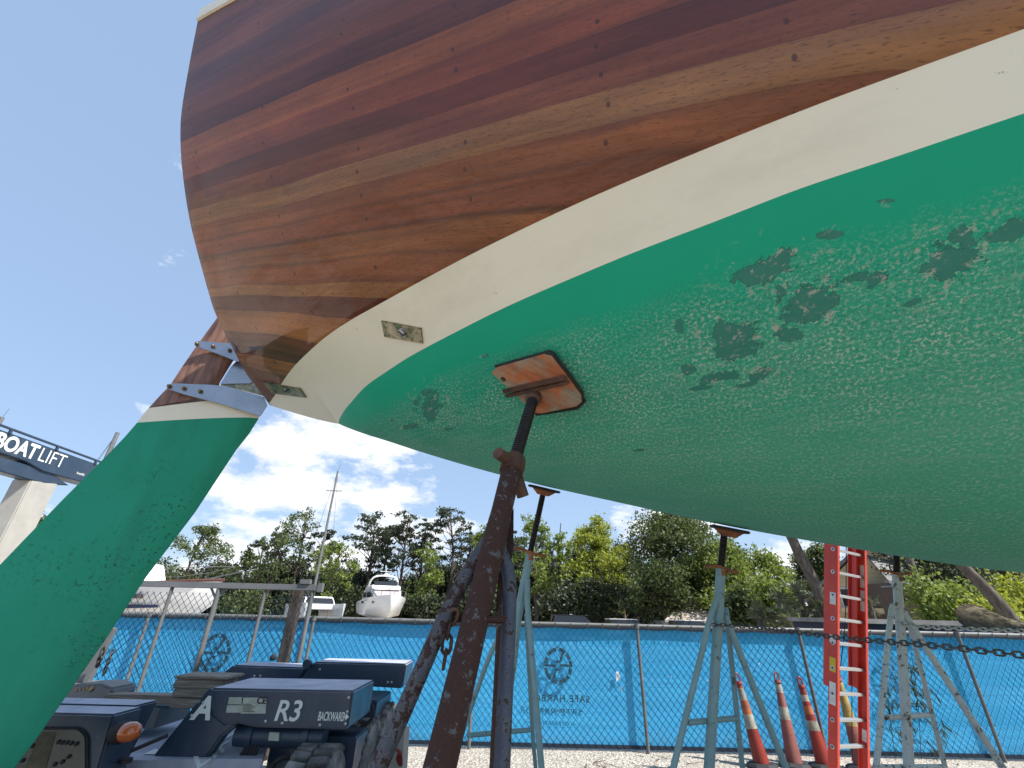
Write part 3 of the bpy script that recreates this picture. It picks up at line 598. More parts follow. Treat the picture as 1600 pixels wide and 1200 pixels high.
m = MB(); m.lathe([(.03,-.012),(.03,.022),(.022,.03)], rt, Vector(jt-rt), 16); m.build('swivel_cup', MAT['handle'], S1, True)
screw(rt, jt, .0215, 'screw_rod', S1, MAT['rod'])
m = MB(); a_ = lean(jt+np.array([0,-.07,.0]), 778, 708, .57); a_ = at(778, 708, jt[1]-.05); b_ = at(817, 775, jt[1]+.045); mid_ = jt+(rt-jt)/np.linalg.norm(rt-jt)*.035
m.tube(smooth_path([a_, mid_*.9+.1*a_, b_], 5), .0185, 14, cap=False)
m.lathe([(.0185,0),(.0185,.001),(.011,.001),(.011,-.03)], a_, a_-mid_, 14); m.lathe([(.0185,0),(.0185,.002)], b_, b_-mid_, 14); m.lathe([(.036,-.03),(.038,.0),(.034,.03)], mid_, rt-jt, 16); m.build('handle', MAT['handle'], S1, True)
pe = lean(jt, 687, 1200, .42); g0 = ext(jt, pe); m = MB()
along = lambda t: jt+(pe-jt)*t
m.tube([jt+(rt-jt)*.02, along(.02), along(.2), along(.28), g0], [.028,.030,.029,.031,.031], 20); foot(m, g0); m.build('post', MAT['stand_rust'], S1, True)
a0 = along(.25); e1 = lean(a0, 590, 1200, .3); k1 = lean(a0, 725, 905, .3); gl = ext(k1, e1); m = MB(); m.tube(smooth_path([a0, k1, lean(a0, 690, 975, .3), e1, gl]), .0185, 16); foot(m, gl); m.build('leg', MAT['stand_near'], S1, True)
a1 = along(.2); k1 = lean(a1, 792, 885, .2); k2 = lean(a1, 796, 940, .2); e1 = lean(a1, 784, 1200, .2); gl = ext(k2, e1); m = MB(); m.tube(smooth_path([a1, lean(a1, 781, 855, .2), k1, k2, e1, gl]), .0175, 16); foot(m, gl); m.build('leg', MAT['stand_blue'], S1, True)
a2 = along(.12)+np.array([.008,.02,0]); e1 = lean(a2, 774, 1200, -.12); gl = ext(a2, e1); m = MB(); m.tube([a2, e1, gl], .015, 14); foot(m, gl); m.build('leg', MAT['stand_rust'], S1, True)
m = MB(); c1 = along(.47); m.bar(at(706, 968, c1[1]+.05), at(790, 970, c1[1]+.03), .012, .05, (0,1,0)); m.bar(at(752, 968, c1[1]-.03), at(790, 966, c1[1]-.02), .012, .05, (0,1,0)); m.build('cross_plate', MAT['stand_rust'], S1, bevel=.004)
m = MB(); m.prism([along(.16)+np.array([.03,.03,0]), along(.36)+np.array([.055,.03,0]), along(.62)+np.array([.045,.04,0]), along(.34)+np.array([.015,.05,0])], (0,.012,0)); m.build('gusset', MAT['stand_rust'], S1, bevel=.003)

def far_stand(label, padpx, rodpx, handle, legs, spreads, Yb, pmat, padw=.155, hid=None):
    pc_, n_, _ = bottom_hit(*padpx); pc_ = pc_.copy()
    if hid:
        hs = np.linspace(2, 4.5, 500); hp = proj(W3(hs, hid[1]+0*hs, -KZ(hs)*(1-np.abs(hid[1]/BW(hs))**PP)))[0]; hid = (float(hs[np.argmin(np.abs(hp[:,0]-hid[0]))]), hid[1])
        f_ = lambda s, b2: W3(*[np.array(float(q)) for q in (s, b2, -KZ(s)*(1-abs(b2/BW(s))**PP))]); pc_ = f_(*hid); n_ = np.cross(f_(hid[0]+.05, hid[1])-pc_, f_(hid[0], hid[1]+.05)-pc_); n_ /= np.linalg.norm(n_); n_ = n_ if n_[2] < 0 else -n_
    base = at(rodpx[1][0], rodpx[1][1], pc_[1]+.05)
    S = thing('boat_stand', label, 'boat stand', (base[0], base[1], 0), 'boat stands under the hull')
    # plate under the hull, its long edge seen edge-on
    ax = Vector(U)*1.0; ax = (ax-Vector(n_)*ax.dot(Vector(n_))).normalized(); ay = Vector(n_).cross(ax); c_ = Vector(pc_)+Vector(n_)*.009
    m_ = MB(); m_.prism([c_+ax*i*padw/2+ay*j*padw/2 for i, j in ((-1,-1),(1,-1),(1,1),(-1,1))], Vector(n_)*.013); pd = m_.build('pad', MAT['carpet'], S, bevel=.004)
    m_ = MB(); e = c_+Vector(n_)*.0135
    for s_2 in (-1, 1): m_.prism([e+ax*-.06+ay*.025*s_2, e+ax*.06+ay*.025*s_2, e+ax*.028+Vector(n_)*.027+ay*.02*s_2, e-ax*.028+Vector(n_)*.027+ay*.02*s_2], ay*.006)
    m_.build('pad_bracket', MAT['rust'], S)
    top_ = np.array(e+Vector(n_)*.02); top_ = at(rodpx[0][0], rodpx[0][1]-2, top_[1]) if not hid else top_; bt = at(rodpx[1][0], rodpx[1][1], top_[1]+.04) if not hid else lean(top_, rodpx[1][0], rodpx[1][1], -.1)
    screw(top_, bt, .0165, 'screw_rod', S, MAT['rod'])
    a_, b_ = at(handle[0], handle[1], bt[1]-.03), at(handle[2], handle[3], bt[1]+.03); md = bt+np.array([0,0,.005])
    m_ = MB(); m_.tube(smooth_path([a_, md*.5+a_*.5+np.array([0,0,.008]), md+np.array([0,0,.004]), md*.5+b_*.5, b_], 4), [.0075]*16+[.0075], 10); m_.lathe([(.02,-.03),(.021,.0),(.018,.015)], bt, (0,0,1), 12); m_.build('handle', MAT['rust'], S, True)
    for pts, r_, b_s, nm in legs:
        q = [bt if nm == 'post' else lean(bt, pts[0][0], pts[0][1], b_s)]+[lean(bt, x, y, b_s) for x, y in pts[1:]]
        gl_ = ext(q[-2], q[-1]); m_ = MB(); pth = smooth_path(q+[gl_], 5) if len(q) > 2 else q+[gl_]
        m_.tube(pth, r_*(1 if nm == 'post' else .85), 14); foot(m_, gl_, .04); m_.build(nm, pmat, S, True)
    for (x0, y0, x1, y1, ba, bb2) in spreads:
        m_ = MB(); m_.tube([lean(bt, x0, y0, ba), lean(bt, x1, y1, bb2)], .011, 10); m_.build('spreader', pmat, S, True)
    return S, bt
S2, bt2 = far_stand('pale teal boat stand right behind the nearest rusty stand', (850,768), ((848,776),(828,866)), (803,857,853,869),
    [([(828,866),(810,960),(799,1050),(772,1200)], .021, -.12, 'post'), ([(824,905),(824,945),(830,1010),(846,1200)], 0.0164, .05, 'leg'), ([(800,965),(766,1023),(703,1200)], 0.0140, -.3, 'leg'), ([(822,960),(832,1140),(837,1200)], 0.0125, -.45, 'leg')], [(730,1149,832,1140,-.3,-.45)], 0, MAT['stand_teal'])
S3, bt3 = far_stand('pale teal boat stand left of the red ladder, in front of the leaning striped cones', (1139,826), ((1132,834),(1126,889)), (1103,886,1153,895),
    [([(1126,889),(1122,970),(1108,1200)], .021, -.1, 'post'), ([(1122,930),(1109,968),(1100,1005),(1052,1200)], 0.0148, .0, 'leg'), ([(1134,950),(1138,985),(1160,1200)], 0.0133, -.35, 'leg'), ([(1134,960),(1142,985),(1228,1200)], 0.0164, -.2, 'leg')], [(1075,1129,1151,1122,0,-.35)], 0, MAT['stand_teal'])
S4, bt4 = far_stand('chalky white boat stand right of the red ladder, rust spots on its post', (1403,866), ((1399,868),(1401,899)), (1376,892,1423,896),
    [([(1401,899),(1409,1008),(1420,1200)], .021, -.1, 'post'), ([(1403,935),(1399,948),(1391,968),(1369,1200)], 0.0148, .0, 'leg'), ([(1410,955),(1423,984),(1477,1200)], 0.0133, -.35, 'leg'), ([(1412,955),(1429,984),(1567,1200)], 0.0179, -.05, 'leg')], [(1384,1121,1454,1117,0,-.35),(1372,1199,1477,1198,0,-.35)], 0, MAT['stand_white'], hid=(1403, -.85))

# ------------------------------------------------------------------ chains
def chain(name, label, pts, pitch, r, mat, group=None):
    pts = smooth_path(pts, 10); P = [Vector(p) for p in pts]; m_ = MB(); seg = [0]
    for i in range(1, len(P)): seg.append(seg[-1]+(P[i]-P[i-1]).length)
    Ltot = seg[-1]; n = int(Ltot/pitch)
    def pos(t):
        t = min(max(t, 0), Ltot-1e-6); i = max(k_ for k_ in range(len(seg)-1) if seg[k_] <= t); return P[i].lerp(P[i+1], (t-seg[i])/max(1e-9, seg[i+1]-seg[i]))
    for i in range(n):
        c_ = pos((i+.5)*pitch); d_ = (pos((i+1)*pitch)-pos(i*pitch)).normalized(); a_ = d_.orthogonal().normalized(); a_.rotate(Matrix.Rotation((math.pi/2 if i % 2 else 0)+rad(40), 3, d_))
        hl, wd_ = pitch*.5, pitch*.36; ring = []
        for k_ in range(12):
            an = 2*math.pi*k_/12; x = math.cos(an)*wd_+ (0); y = math.sin(an)*wd_+(hl*.55 if math.sin(an) > .01 else (-hl*.55 if math.sin(an) < -.01 else 0)); ring.append(c_+a_*math.cos(an)*wd_*.95+d_*y)
        ring.append(ring[0]); m_.tube(ring, r, 6, cap=False)
    return tag(m_.build(name, mat, None, True), label, 'chain', group)
c1y = along(.47)[1]
chain('chain', 'short rusty chain hanging down from the cross plate of the nearest stand', [at(712,955,c1y-.02), at(703,975,c1y-.01), at(699,1000,c1y), at(695,1030,c1y), at(688,1065,c1y)], .03, .0042, MAT['handle'])
b3 = lean(bt3, 1112, 976, 0)
chain('chain', 'long dark chain running from the left teal stand past the red ladder to the right', [b3, at(1180,980,b3[1]-.12), at(1260,990,b3[1]-.35), at(1330,998,b3[1]-.52), at(1450,1008,b3[1]-.75), at(1600,1024,b3[1]-.95), at(1740,1036,b3[1]-1.1)], .019, .0026, MAT['chain_dark'])
b4 = lean(bt4, 1400, 975, -.1)
chain('chain', 'bright galvanised chain tied to the white stand above the fence rail', [b4+np.array([0,-.03,0]), at(1440,979,b4[1]-.06), at(1500,982,b4[1]-.1), at(1600,986,b4[1]-.2), at(1720,990,b4[1]-.3)], .023, .0034, MAT['chain_light'])

# ------------------------------------------------------------------ fence with windscreen
YF = 5.96
def fz(px, py, Y=YF): return at(px, py, Y)
FZ1 = fz(800, 972)[2]; FX0, FX1 = -9.5, 14.0
ztop = [fz(x, y)[2] for x, y in ((600,966),(800,972),(1200,985),(1590,995))]; FH = float(np.mean(ztop))
fence = thing('screened_fence', 'long chain link fence backed by a blue printed mesh windscreen', 'fence', (0, YF, 0))
m = MB(); m.tube([(FX0,YF,FH), (FX1,YF,FH)], .021, 10); m.build('top_rail', MAT['galv'], fence, True)
fpx = [995, 1246, 1492]; xs_ = [fz(x, 990)[0] for x in fpx]; stp = xs_[1]-xs_[0]
for x in [xs_[0]-stp*3.02, xs_[0]-stp*2, xs_[0]-stp*1.0]+xs_+[xs_[2]+stp, xs_[2]+2*stp]:
    m = MB(); m.tube([(x,YF-.03,0), (x,YF-.03,FH+.02)], .018, 10); m.lathe([(.026,0),(.026,.05)], (x,YF-.03,FH-.025), (0,0,1), 10); m.build('post', MAT['galv'], fence, True)
nx, nz_ = 240, 12; vs = []; rnd = random.Random(3)
for i in range(nx+1):
    for j in range(nz_+1):
        x = FX0+(FX1-FX0)*i/nx; z = .05+(FH-.035-.05)*j/nz_; ph = (x-xs_[0])/stp*2*math.pi
        vs.append((x, YF+.03+.005*math.sin(x*1.3+z*2)+.014*math.sin(math.pi*j/nz_)*(1-math.cos(ph))*.5, z-(.012*(1-math.cos(ph*4))*.5 if j == nz_ else 0)))
m = MB(); m.add(vs, [(i*(nz_+1)+j, (i+1)*(nz_+1)+j, (i+1)*(nz_+1)+j+1, i*(nz_+1)+j+1) for i in range(nx) for j in range(nz_)]); m.build('windscreen', MAT['screen'], fence, True)
m = MB(); m.box((FX0,YF+.022,.02), (FX1,YF+.028,.055)); m.box((FX0,YF+.04,FH-.05), (FX1,YF+.048,FH-.022)); m.build('hem', MAT['hem'], fence)
def chainlink(m_, x0, x1, z0, z1, y, w_, h_, r, fn=None):
    f_ = fn or (lambda x, z: (x, y, z)); sl = h_/w_
    k_ = x0-(z1-z0)/sl
    while k_ < x1:
        for sg in (1, -1):
            a = (k_, z0) if sg > 0 else (k_, z1); bx = k_+(z1-z0)/sl; pa, pb = [a[0], a[1]], [bx, z1 if sg > 0 else z0]
            for q, oth in ((pa, pb), (pb, pa)):
                for lim, lo in ((x0, True), (x1, False)):
                    if (q[0] < lim) == lo and q[0] != lim:
                        t = (lim-q[0])/(oth[0]-q[0]); q[1] += t*(oth[1]-q[1]); q[0] = lim
            if pa[0] < pb[0]-.004: m_.bar(f_(*pa), f_(*pb), r, r, (0,1,0))
        k_ += w_
m = MB(); chainlink(m, FX0, FX1, .03, FH-.01, YF-.012, .074, .088, .0024); m.build('chain_link', MAT['wire'], fence)
m = MB(); x = FX0
while x < FX1: m.bar((x,YF-.024,FH-.03), (x+.004,YF-.024,FH+.026), .005, .005, (0,1,0)); x += .16+.03*rnd.random()
m.build('tie_wire', MAT['galv'], fence)['kind'] = 'stuff'
def logo(cx, cz, r, mat, text=True):
    y = YF+.003; m_ = MB()
    def arc(a0, a1, r0, r1, n=10):
        for i in range(n):
            t0, t1_ = a0+(a1-a0)*i/n, a0+(a1-a0)*(i+1)/n
            m_.prism([(cx+math.cos(t)*q, y, cz+math.sin(t)*q*1.12) for t, q in ((t0, r0), (t1_, r0), (t1_, r1), (t0, r1))], (0,.002,0))
    for a, b2 in ((22,46),(54,84),(97,143),(150,172),(188,233),(240,265),(275,322),(328,352),(-5,18)): arc(rad(a), rad(b2), r*.78, r)
    def strip(pts): m_.prism([(cx+px*r, y-.0005, cz+pz*r*1.12) for px, pz in pts], (0,.002,0))
    for sg in (1, -1):
        strip([(sg*a, sg*b2) for a, b2 in ((.52,.82),(.32,.9),(.1,.28),(.22,.2))]); strip([(sg*a, sg*b2) for a, b2 in ((.14,.1),(.92,.06),(1.1,.0),(.92,-.06),(.16,-.06))]); strip([(sg*a, sg*b2) for a, b2 in ((-.3,.1),(-.05,.3),(.22,.24),(.16,.14),(-.06,.16))])
        strip([(sg*a, sg*b2) for a, b2 in ((-.08,.98),(0,1.12),(.08,.98))])
    m_.build('printed_emblem', mat, fence)
    if text:
        text_mesh('printed_lettering', 'SAFE HARBOR', r*.56, mat, (cx,YF+.004,cz-r*1.95), (1,0,0), (0,0,1), fence, True, .0015, spacing=1.25)
        text_mesh('printed_lettering', '\u2014 CITY BOATYARD \u2014', r*.27, mat, (cx,YF+.004,cz-r*2.62), (1,0,0), (0,0,1), fence, True, .001, spacing=1.25)
l1 = fz(872, 1040); r1_ = abs(fz(894, 1040)[0]-fz(850, 1040)[0])/2*1.0
logo(l1[0], l1[2], r1_, MAT['print']); l0 = fz(335, 1020); logo(l0[0], l0[2], r1_*1.08, MAT['print']); l2 = fz(1394, 1052); logo(l2[0], l2[2], r1_, MAT['print_faint'])
# torn holes in the screen
m = MB()
for pts in ([(962,1050),(966,1049),(970,1061),(967,1060),(963,1066)], [(970,1071),(973,1080),(971,1081)]): m.prism([fz(x, y, YF+.006) for x, y in pts], (0,.003,0))
for x, y in ((905,1082),(1004,1058),(1048,1056),(1105,1062),(1185,1036)): m.prism([fz(x+a, y+b2, YF+.006) for a, b2 in ((0,0),(1.6,.3),(2,2),(.5,2.4))], (0,.003,0))
m.build('tear', MAT['white_sticker'], fence)
# dark vine creeping up the screen
m = MB(); rnd = random.Random(11)
for cx, cy, n, sp in ((1432,1075,26,11),(1428,1050,14,7),(1440,1105,16,12),(1388,1120,12,9),(1412,1155,10,6),(1478,1150,12,9),(1395,1075,10,8),(1446,1150,10,14)):
    for i in range(n):
        x, y = cx+rnd.gauss(0, sp), cy+rnd.gauss(0, sp*1.7); p = Vector(fz(x, y, YF-.02-.03*rnd.random())); a = rad(-62+rnd.gauss(0, 22)); d_ = Vector((math.cos(a), 0, math.sin(a))); s_2 = Vector((-d_.z, .5*(rnd.random()-.5), d_.x)); ln = .03+.05*rnd.random(); wd_ = .006+.006*rnd.random()
        m.add([p-d_*ln, p+s_2*wd_, p+d_*ln, p-s_2*wd_], [(0,1,2,3)])
for pa in ([(1440,1196),(1436,1120),(1430,1060),(1424,1020)], [(1400,1196),(1392,1130),(1388,1090)]): m.tube([fz(x, y, YF-.03) for x, y in pa], .003, 5)
tag(m.build('creeping_vine', MAT['leaf_dark']), 'dark straggly vine climbing the blue screen behind the white stand', 'vine')

# ------------------------------------------------------------------ gate on the left
YG = 5.0; gate = thing('chain_link_gate', 'grey framed chain link gate standing in front of the blue screen', 'gate', tuple(at(350, 1060, YG)*[1,1,0]))
ga, gb = at(195, 911, YG), at(500, 919, YG); gz = (ga[2]+gb[2])/2
m = MB(); m.bar((ga[0]-1.6,YG,gz), (gb[0],YG,gz), .05, .055); m.build('top_rail', MAT['greypaint'], gate, bevel=.004)
m = MB(); m.box((gb[0]-.02,YG-.03,gz-.04), (gb[0]+.03,YG+.03,gz+.045)); m.build('end_cap', MAT['greypaint'], gate, bevel=.004); m = MB(); m.box((gb[0]-.2,YG-.04,gz+.03), (gb[0]-.1,YG+.02,gz+.075)); m.build('latch_block', MAT['greypaint'], gate, bevel=.004)
for x, r_ in ((268,.017),(342,.024),(415,.017),(489,.021)):
    q = at(x, 922, YG); m = MB(); m.tube([(q[0],YG,0), (q[0],YG,gz-.025)], r_, 10)
    if r_ > .02:
        for sg in (-1, 1):
            if x == 489 and sg > 0: continue
            m.bar((q[0],YG,gz-.13), (q[0]+sg*.085,YG,gz-.02), .018, .012, (0,1,0))
    m.build('post', MAT['galv'], gate, True)
m = MB(); chainlink(m, ga[0]-1.6, gb[0]-.05, .05, gz-.07, YG+.03, .066, .078, .0032); m.build('chain_link', MAT['wire'], gate)
m = MB(); q = at(458, 962, 5.4); m.bar((q[0],5.4,0), (q[0],5.4,at(462,915,5.4)[2]), .095, .095, (0,1,0)); tag(m.build('timber_post', MAT['bark_pine'], bevel=.006), 'dark square timber post just behind the grey gate', 'post')
m = MB(); q = at(427, 1027, 4.95); m.lathe([(.0,-.03),(.025,-.02),(.03,0),(.025,.02),(.0,.03)], q, (0,1,.2), 12); tag(m.build('padlock', MAT['ink'], None, True), 'small black round lock on the gate mesh', 'lock')

# ------------------------------------------------------------------ red extension ladder
YL = 4.7; la, lb = at(1302, 858, YL-.25), at(1301, 1200, YL+.1); dv = (lb-la)/np.linalg.norm(lb-la); foot_ = la+dv*((la[2]-.02)/-dv[2]); top_ = la-dv*1.4
LAD = thing('extension_ladder', 'tall red fibreglass extension ladder with aluminium rungs standing below the hull', 'ladder', (foot_[0], foot_[1], 0))
rd = np.array([.9,.43,0]); rd = rd-dv*np.dot(rd, dv); rd /= np.linalg.norm(rd); nd = np.cross(rd, dv); nd /= np.linalg.norm(nd); nd = nd if nd[0] < 0 else -nd
LW = .46
def rail(start, end, off, flip, dep=.07):
    m_ = MB(); a, b2 = start+off, end+off; s_2 = -1 if flip else 1
    m_.bar(a, b2, .006, dep, rd) if False else None
    # channel: web plus two flanges
    def plate(c0, c1, wv, tv, w2, t2): 
        vs_ = [e+wv*i*w2/2+tv*j*t2/2 for e in (c0, c1) for i, j in ((-1,-1),(1,-1),(1,1),(-1,1))]; m_.add(vs_, [(0,3,2,1),(4,5,6,7),(0,1,5,4),(1,2,6,5),(2,3,7,6),(3,0,4,7)])
    plate(a, b2, nd, rd, dep, .006)
    for j in (-1, 1): plate(a+nd*j*dep/2+rd*s_2*.0155, b2+nd*j*dep/2+rd*s_2*.0155, rd, nd, .031, .007)
    return m_
o_l, o_r = np.zeros(3), rd*LW
rails = []
rails.append(rail(foot_, top_, o_l, False).build('rail', MAT['red'], LAD)); rails.append(rail(foot_, top_, o_r, True).build('rail', MAT['red'], LAD))
fe = la+(lb-la)*.665; fo = nd*.062
rail(fe, top_, o_l+fo+rd*.03, False, .07).build('fly_rail', MAT['red'], LAD); rail(fe, top_, o_r+fo-rd*.03, True, .07).build('fly_rail', MAT['red'], LAD)
Lm = np.linalg.norm(lb-la); i = 0
for py in range(1170, 560, -39):
    t = (py-858)/342; c_ = la+(lb-la)*t+.0
    m = MB(); m.bar(c_+rd*.004, c_+rd*(LW-.004), .03, .024, dv); m.build('rung', MAT['alu'], LAD, bevel=.003)
    m = MB(); m.lathe([(.017,0),(.017,.004),(.009,.005),(.009,-.004)], c_-rd*.003, -rd, 14); m.lathe([(.0085,.0052),(.0085,.006)], c_-rd*.003, -rd, 10, 1); m.build('rung_plug', [MAT['alu'], MAT['black']], LAD, True)
for py, h_, mt in ((942,20,'white_sticker'),(1008,12,'white_sticker'),(1048,22,'yellow'),(1092,34,'white_sticker')):
    c_ = la+(lb-la)*((py-858)/342); e = dv*(h_/342*Lm/2); m = MB(); vs_ = [c_+e*i_+nd*j_*.026-rd*.0045 for i_, j_ in ((-1,-1),(-1,1),(1,1),(1,-1))]; m.prism(vs_, -rd*.001); m.build('sticker', MAT[mt], LAD)
for py, h_ in ((895,40),(938,36),(1155,18)):
    c_ = la+(lb-la)*((py-858)/342)+rd*LW; e = dv*(h_/342*Lm/2); m = MB(); m.prism([c_+e*i_+nd*j_*.02-rd*.0045 for i_, j_ in ((-1,-1),(-1,1),(1,1),(1,-1))], -rd*.001); m.build('sticker', MAT['white_sticker'], LAD)
m = MB(); c_ = la+(lb-la)*.02+rd*LW*.55+nd*.03; m.tube(smooth_path([c_-dv*1.0, c_, la+(lb-la)*.35+rd*LW*.5+nd*.03, la+(lb-la)*.62+rd*LW*.3+nd*.03, la+(lb-la)*.66+rd*.03]), .004, 6); c_ = la+rd*LW*.72+nd*.04; m.tube(smooth_path([c_-dv*1.0, c_+dv*.2+rd*.02, c_+dv*.6, c_+dv*1.1+rd*.015, c_+dv*1.75+rd*.01]), .0035, 6); m.build('rope', MAT['black'], LAD, True)

# ------------------------------------------------------------------ leaning channelizer cones
def cone(label, top, bot, Y, bands, lean_y=.0):
    a, b2 = at(top[0], top[1], Y+lean_y), at(bot[0], bot[1], Y-.1); ax = (a-b2); Hh = np.linalg.norm(ax); ax /= Hh
    b2 = b2-ax*(b2[2]-.03)/max(ax[2], .3); Hh = np.linalg.norm(a-b2)
    T = thing('traffic_cone', label, 'traffic cone', (b2[0], b2[1], 0), 'striped cones leaning at the fence')
    cum_ = [0]
    R0, R1 = .074, .027
    for k_, (f0_, f1_, mt, nm) in enumerate(bands):
        pr_ = []
        for t in (f0_, f1_): pr_.append(((R0+(R1-R0)*t)*(1.0 if nm == 'body' else 1.02), t*Hh*.88))
        m_ = MB(); m_.lathe([(pr_[0][0]*.995, pr_[0][1])]+pr_+[(pr_[1][0]*.97, pr_[1][1])], b2, ax, 18); m_.build(nm, mt, T, True)
    m_ = MB(); c_ = b2+ax*Hh*.88; s_2 = np.cross(ax, (0,1,0)); s_2 /= np.linalg.norm(s_2)
    m_.tube(smooth_path([c_-s_2*.02, c_-s_2*.022+ax*Hh*.07, c_+ax*Hh*.12, c_+s_2*.022+ax*Hh*.07, c_+s_2*.02], 4), .009, 8); m_.lathe([(.036,-.005),(.03,.02)], c_, ax, 14); m_.build('handle', bands[0][2], T, True)
    m_ = MB(); m_.lathe([(.15,-.03),(.15,-.01),(.12,.01),(.085,.012)], b2, Vector(ax)*.4+Vector((0,0,.6)), 8); m_.build('base', MAT['black'], T)
R_, O_, W_, P_ = MAT['cone_red'], MAT['reflect_o'], MAT['reflect'], MAT['cone_pink']
cone('striped cone with red base and wide white bands, leaning left beside the teal stand', (1150,1052), (1194,1207), 5.62, [(0,.42,R_,'body'),(.42,.6,W_,'band'),(.6,.78,O_,'band'),(.78,.94,W_,'band'),(.94,1,R_,'body')])
cone('sun bleached pink cone with dull bands in the middle of the leaning cones', (1212,1050), (1245,1210), 5.66, [(0,.34,P_,'body'),(.34,.52,P_,'band'),(.52,.68,W_,'band'),(.68,.86,P_,'body'),(.86,.97,W_,'band'),(.97,1,P_,'body')])
cone('striped red and orange cone leaning left just beside the ladder', (1248,1058), (1293,1212), 5.64, [(0,.42,R_,'body'),(.42,.55,W_,'band'),(.55,.63,R_,'body'),(.63,.74,O_,'band'),(.74,.8,R_,'body'),(.8,.89,W_,'band'),(.89,1,R_,'body')])
cone('muddy yellow and pink cone seen between the ladder rails', (1306,1046), (1352,1212), 5.6, [(0,.45,P_,'body'),(.45,.62,MAT['cone_yellow'],'band'),(.62,1,MAT['cone_yellow'],'body')])

# ------------------------------------------------------------------ self-propelled boat mover (lower left)
YM = 3.55
MV = thing('boat_mover', 'dark navy hydraulic boat mover with lettered arms, tyres and an amber lamp', 'boat mover', tuple(at(420, 1190, 4.0)*[1,1,0]))
def arm(poly, Y, dep, name='arm'):
    m_ = MB(); P = [Vector(at(x, y, Y)) for x, y in poly]; m_.prism(P, (0,dep,0)); o_ = m_.build(name, [MAT['navy'], MAT['navy_dust_sheen']], MV, bevel=.012)
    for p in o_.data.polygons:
        if p.normal.z > .93: p.material_index = 1  # upward faces take the paler navy with its painted sky sheen
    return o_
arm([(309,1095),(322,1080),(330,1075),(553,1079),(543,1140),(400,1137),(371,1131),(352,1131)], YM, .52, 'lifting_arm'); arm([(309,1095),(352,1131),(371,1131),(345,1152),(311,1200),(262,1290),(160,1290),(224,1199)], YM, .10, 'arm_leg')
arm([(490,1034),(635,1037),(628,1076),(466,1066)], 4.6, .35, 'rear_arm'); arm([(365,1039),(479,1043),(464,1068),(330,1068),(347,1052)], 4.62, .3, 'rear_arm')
m = MB(); q = at(481, 1037, 4.58); m.lathe([(.035,-.01),(.035,.03),(.015,.03)], q, (0,-1,0), 14); m.build('hinge_eye', MAT['navy'], MV, True)
xF = Vector((1,0,.0)); zF = Vector((0,0,1)); yf = YM-.001
tA = at(317, 1108, YM); text_mesh('letter', 'A', .17, MAT['decal'], tA, (1,0,0), (0,0,1), MV, weight=.006, shear=.2)
tA = at(450, 1112, YM); text_mesh('lettering', 'R3', .155, MAT['decal'], tA, (1,0,0), (0,0,1), MV, weight=.0022, shear=.15)
tA = at(518, 1120, YM); text_mesh('lettering', 'BACKWARD', .066, MAT['decal'], tA, (1,0,.0), (0,0,1), MV, weight=.0012, sx=.46, shear=.1)
m = MB(); q = at(539, 1120, YM-.004); m.prism([Vector(q)+Vector((a,0,b2)) for a, b2 in ((-.012,.008),(.005,.008),(.005,.02),(.025,0),(.005,-.02),(.005,-.008),(-.012,-.008))], (0,.002,0)); m.build('arrow', MAT['decal'], MV)
m = MB()
for x0, y0, x1, y1 in ((357,1089.5,379.5,1100.5),(354,1102,377,1113.5),(377,1090,416,1115)): m.prism([at(x, y, YM-.004) for x, y in ((x0+1,y0),(x1+.5,y0),(x1-1,y1),(x0-1,y1))], (0,.003,0))
o_ = m.build('data_plate', MAT['plate'], MV)
text_mesh('plate_mark', 'CE', .05, MAT['ink'], at(409, 1095, YM-.005), (1,0,0), (0,0,1), MV, weight=.001)
m = MB()
for i in range(6): m.prism([at(x, 1100+i*2.3+dy_, YM-.006) for x, dy_ in ((379,0),(392+3*(i % 3),0),(392+3*(i % 3),.7),(379,.7))], (0,.002,0))
m.build('plate_print', MAT['ink'], MV)
m = MB(); ya = YM+.12
m.tube([at(371,1148,ya), at(508,1152,ya)], .062, 18); m.tube([at(390,1148,ya), at(400,1148,ya)], .075, 18); m.tube([at(476,1150,ya), at(486,1150,ya)], .075, 18); m.build('hydraulic_cylinder', MAT['navy'], MV, True)
m = MB(); m.prism([at(x, y, ya-.08) for x, y in ((421,1144),(436,1145),(435,1158),(419,1157))], (0,.02,0)); m.build('cylinder_label', MAT['plate'], MV)
m = MB()
for k_ in range(5): m.tube(smooth_path([at(385+k_*6, 1156, ya-.02), at(380+k_*5, 1175, ya-.05), at(360+k_*6, 1200, ya-.03), at(340+k_*8, 1240, ya)]), .011, 8)
m.tube(smooth_path([at(420,1215,ya-.1), at(432,1190,ya-.12), at(452,1184,ya-.1), at(470,1200,ya-.05)]), .014, 8); m.build('hydraulic_hose', MAT['black'], MV, True)
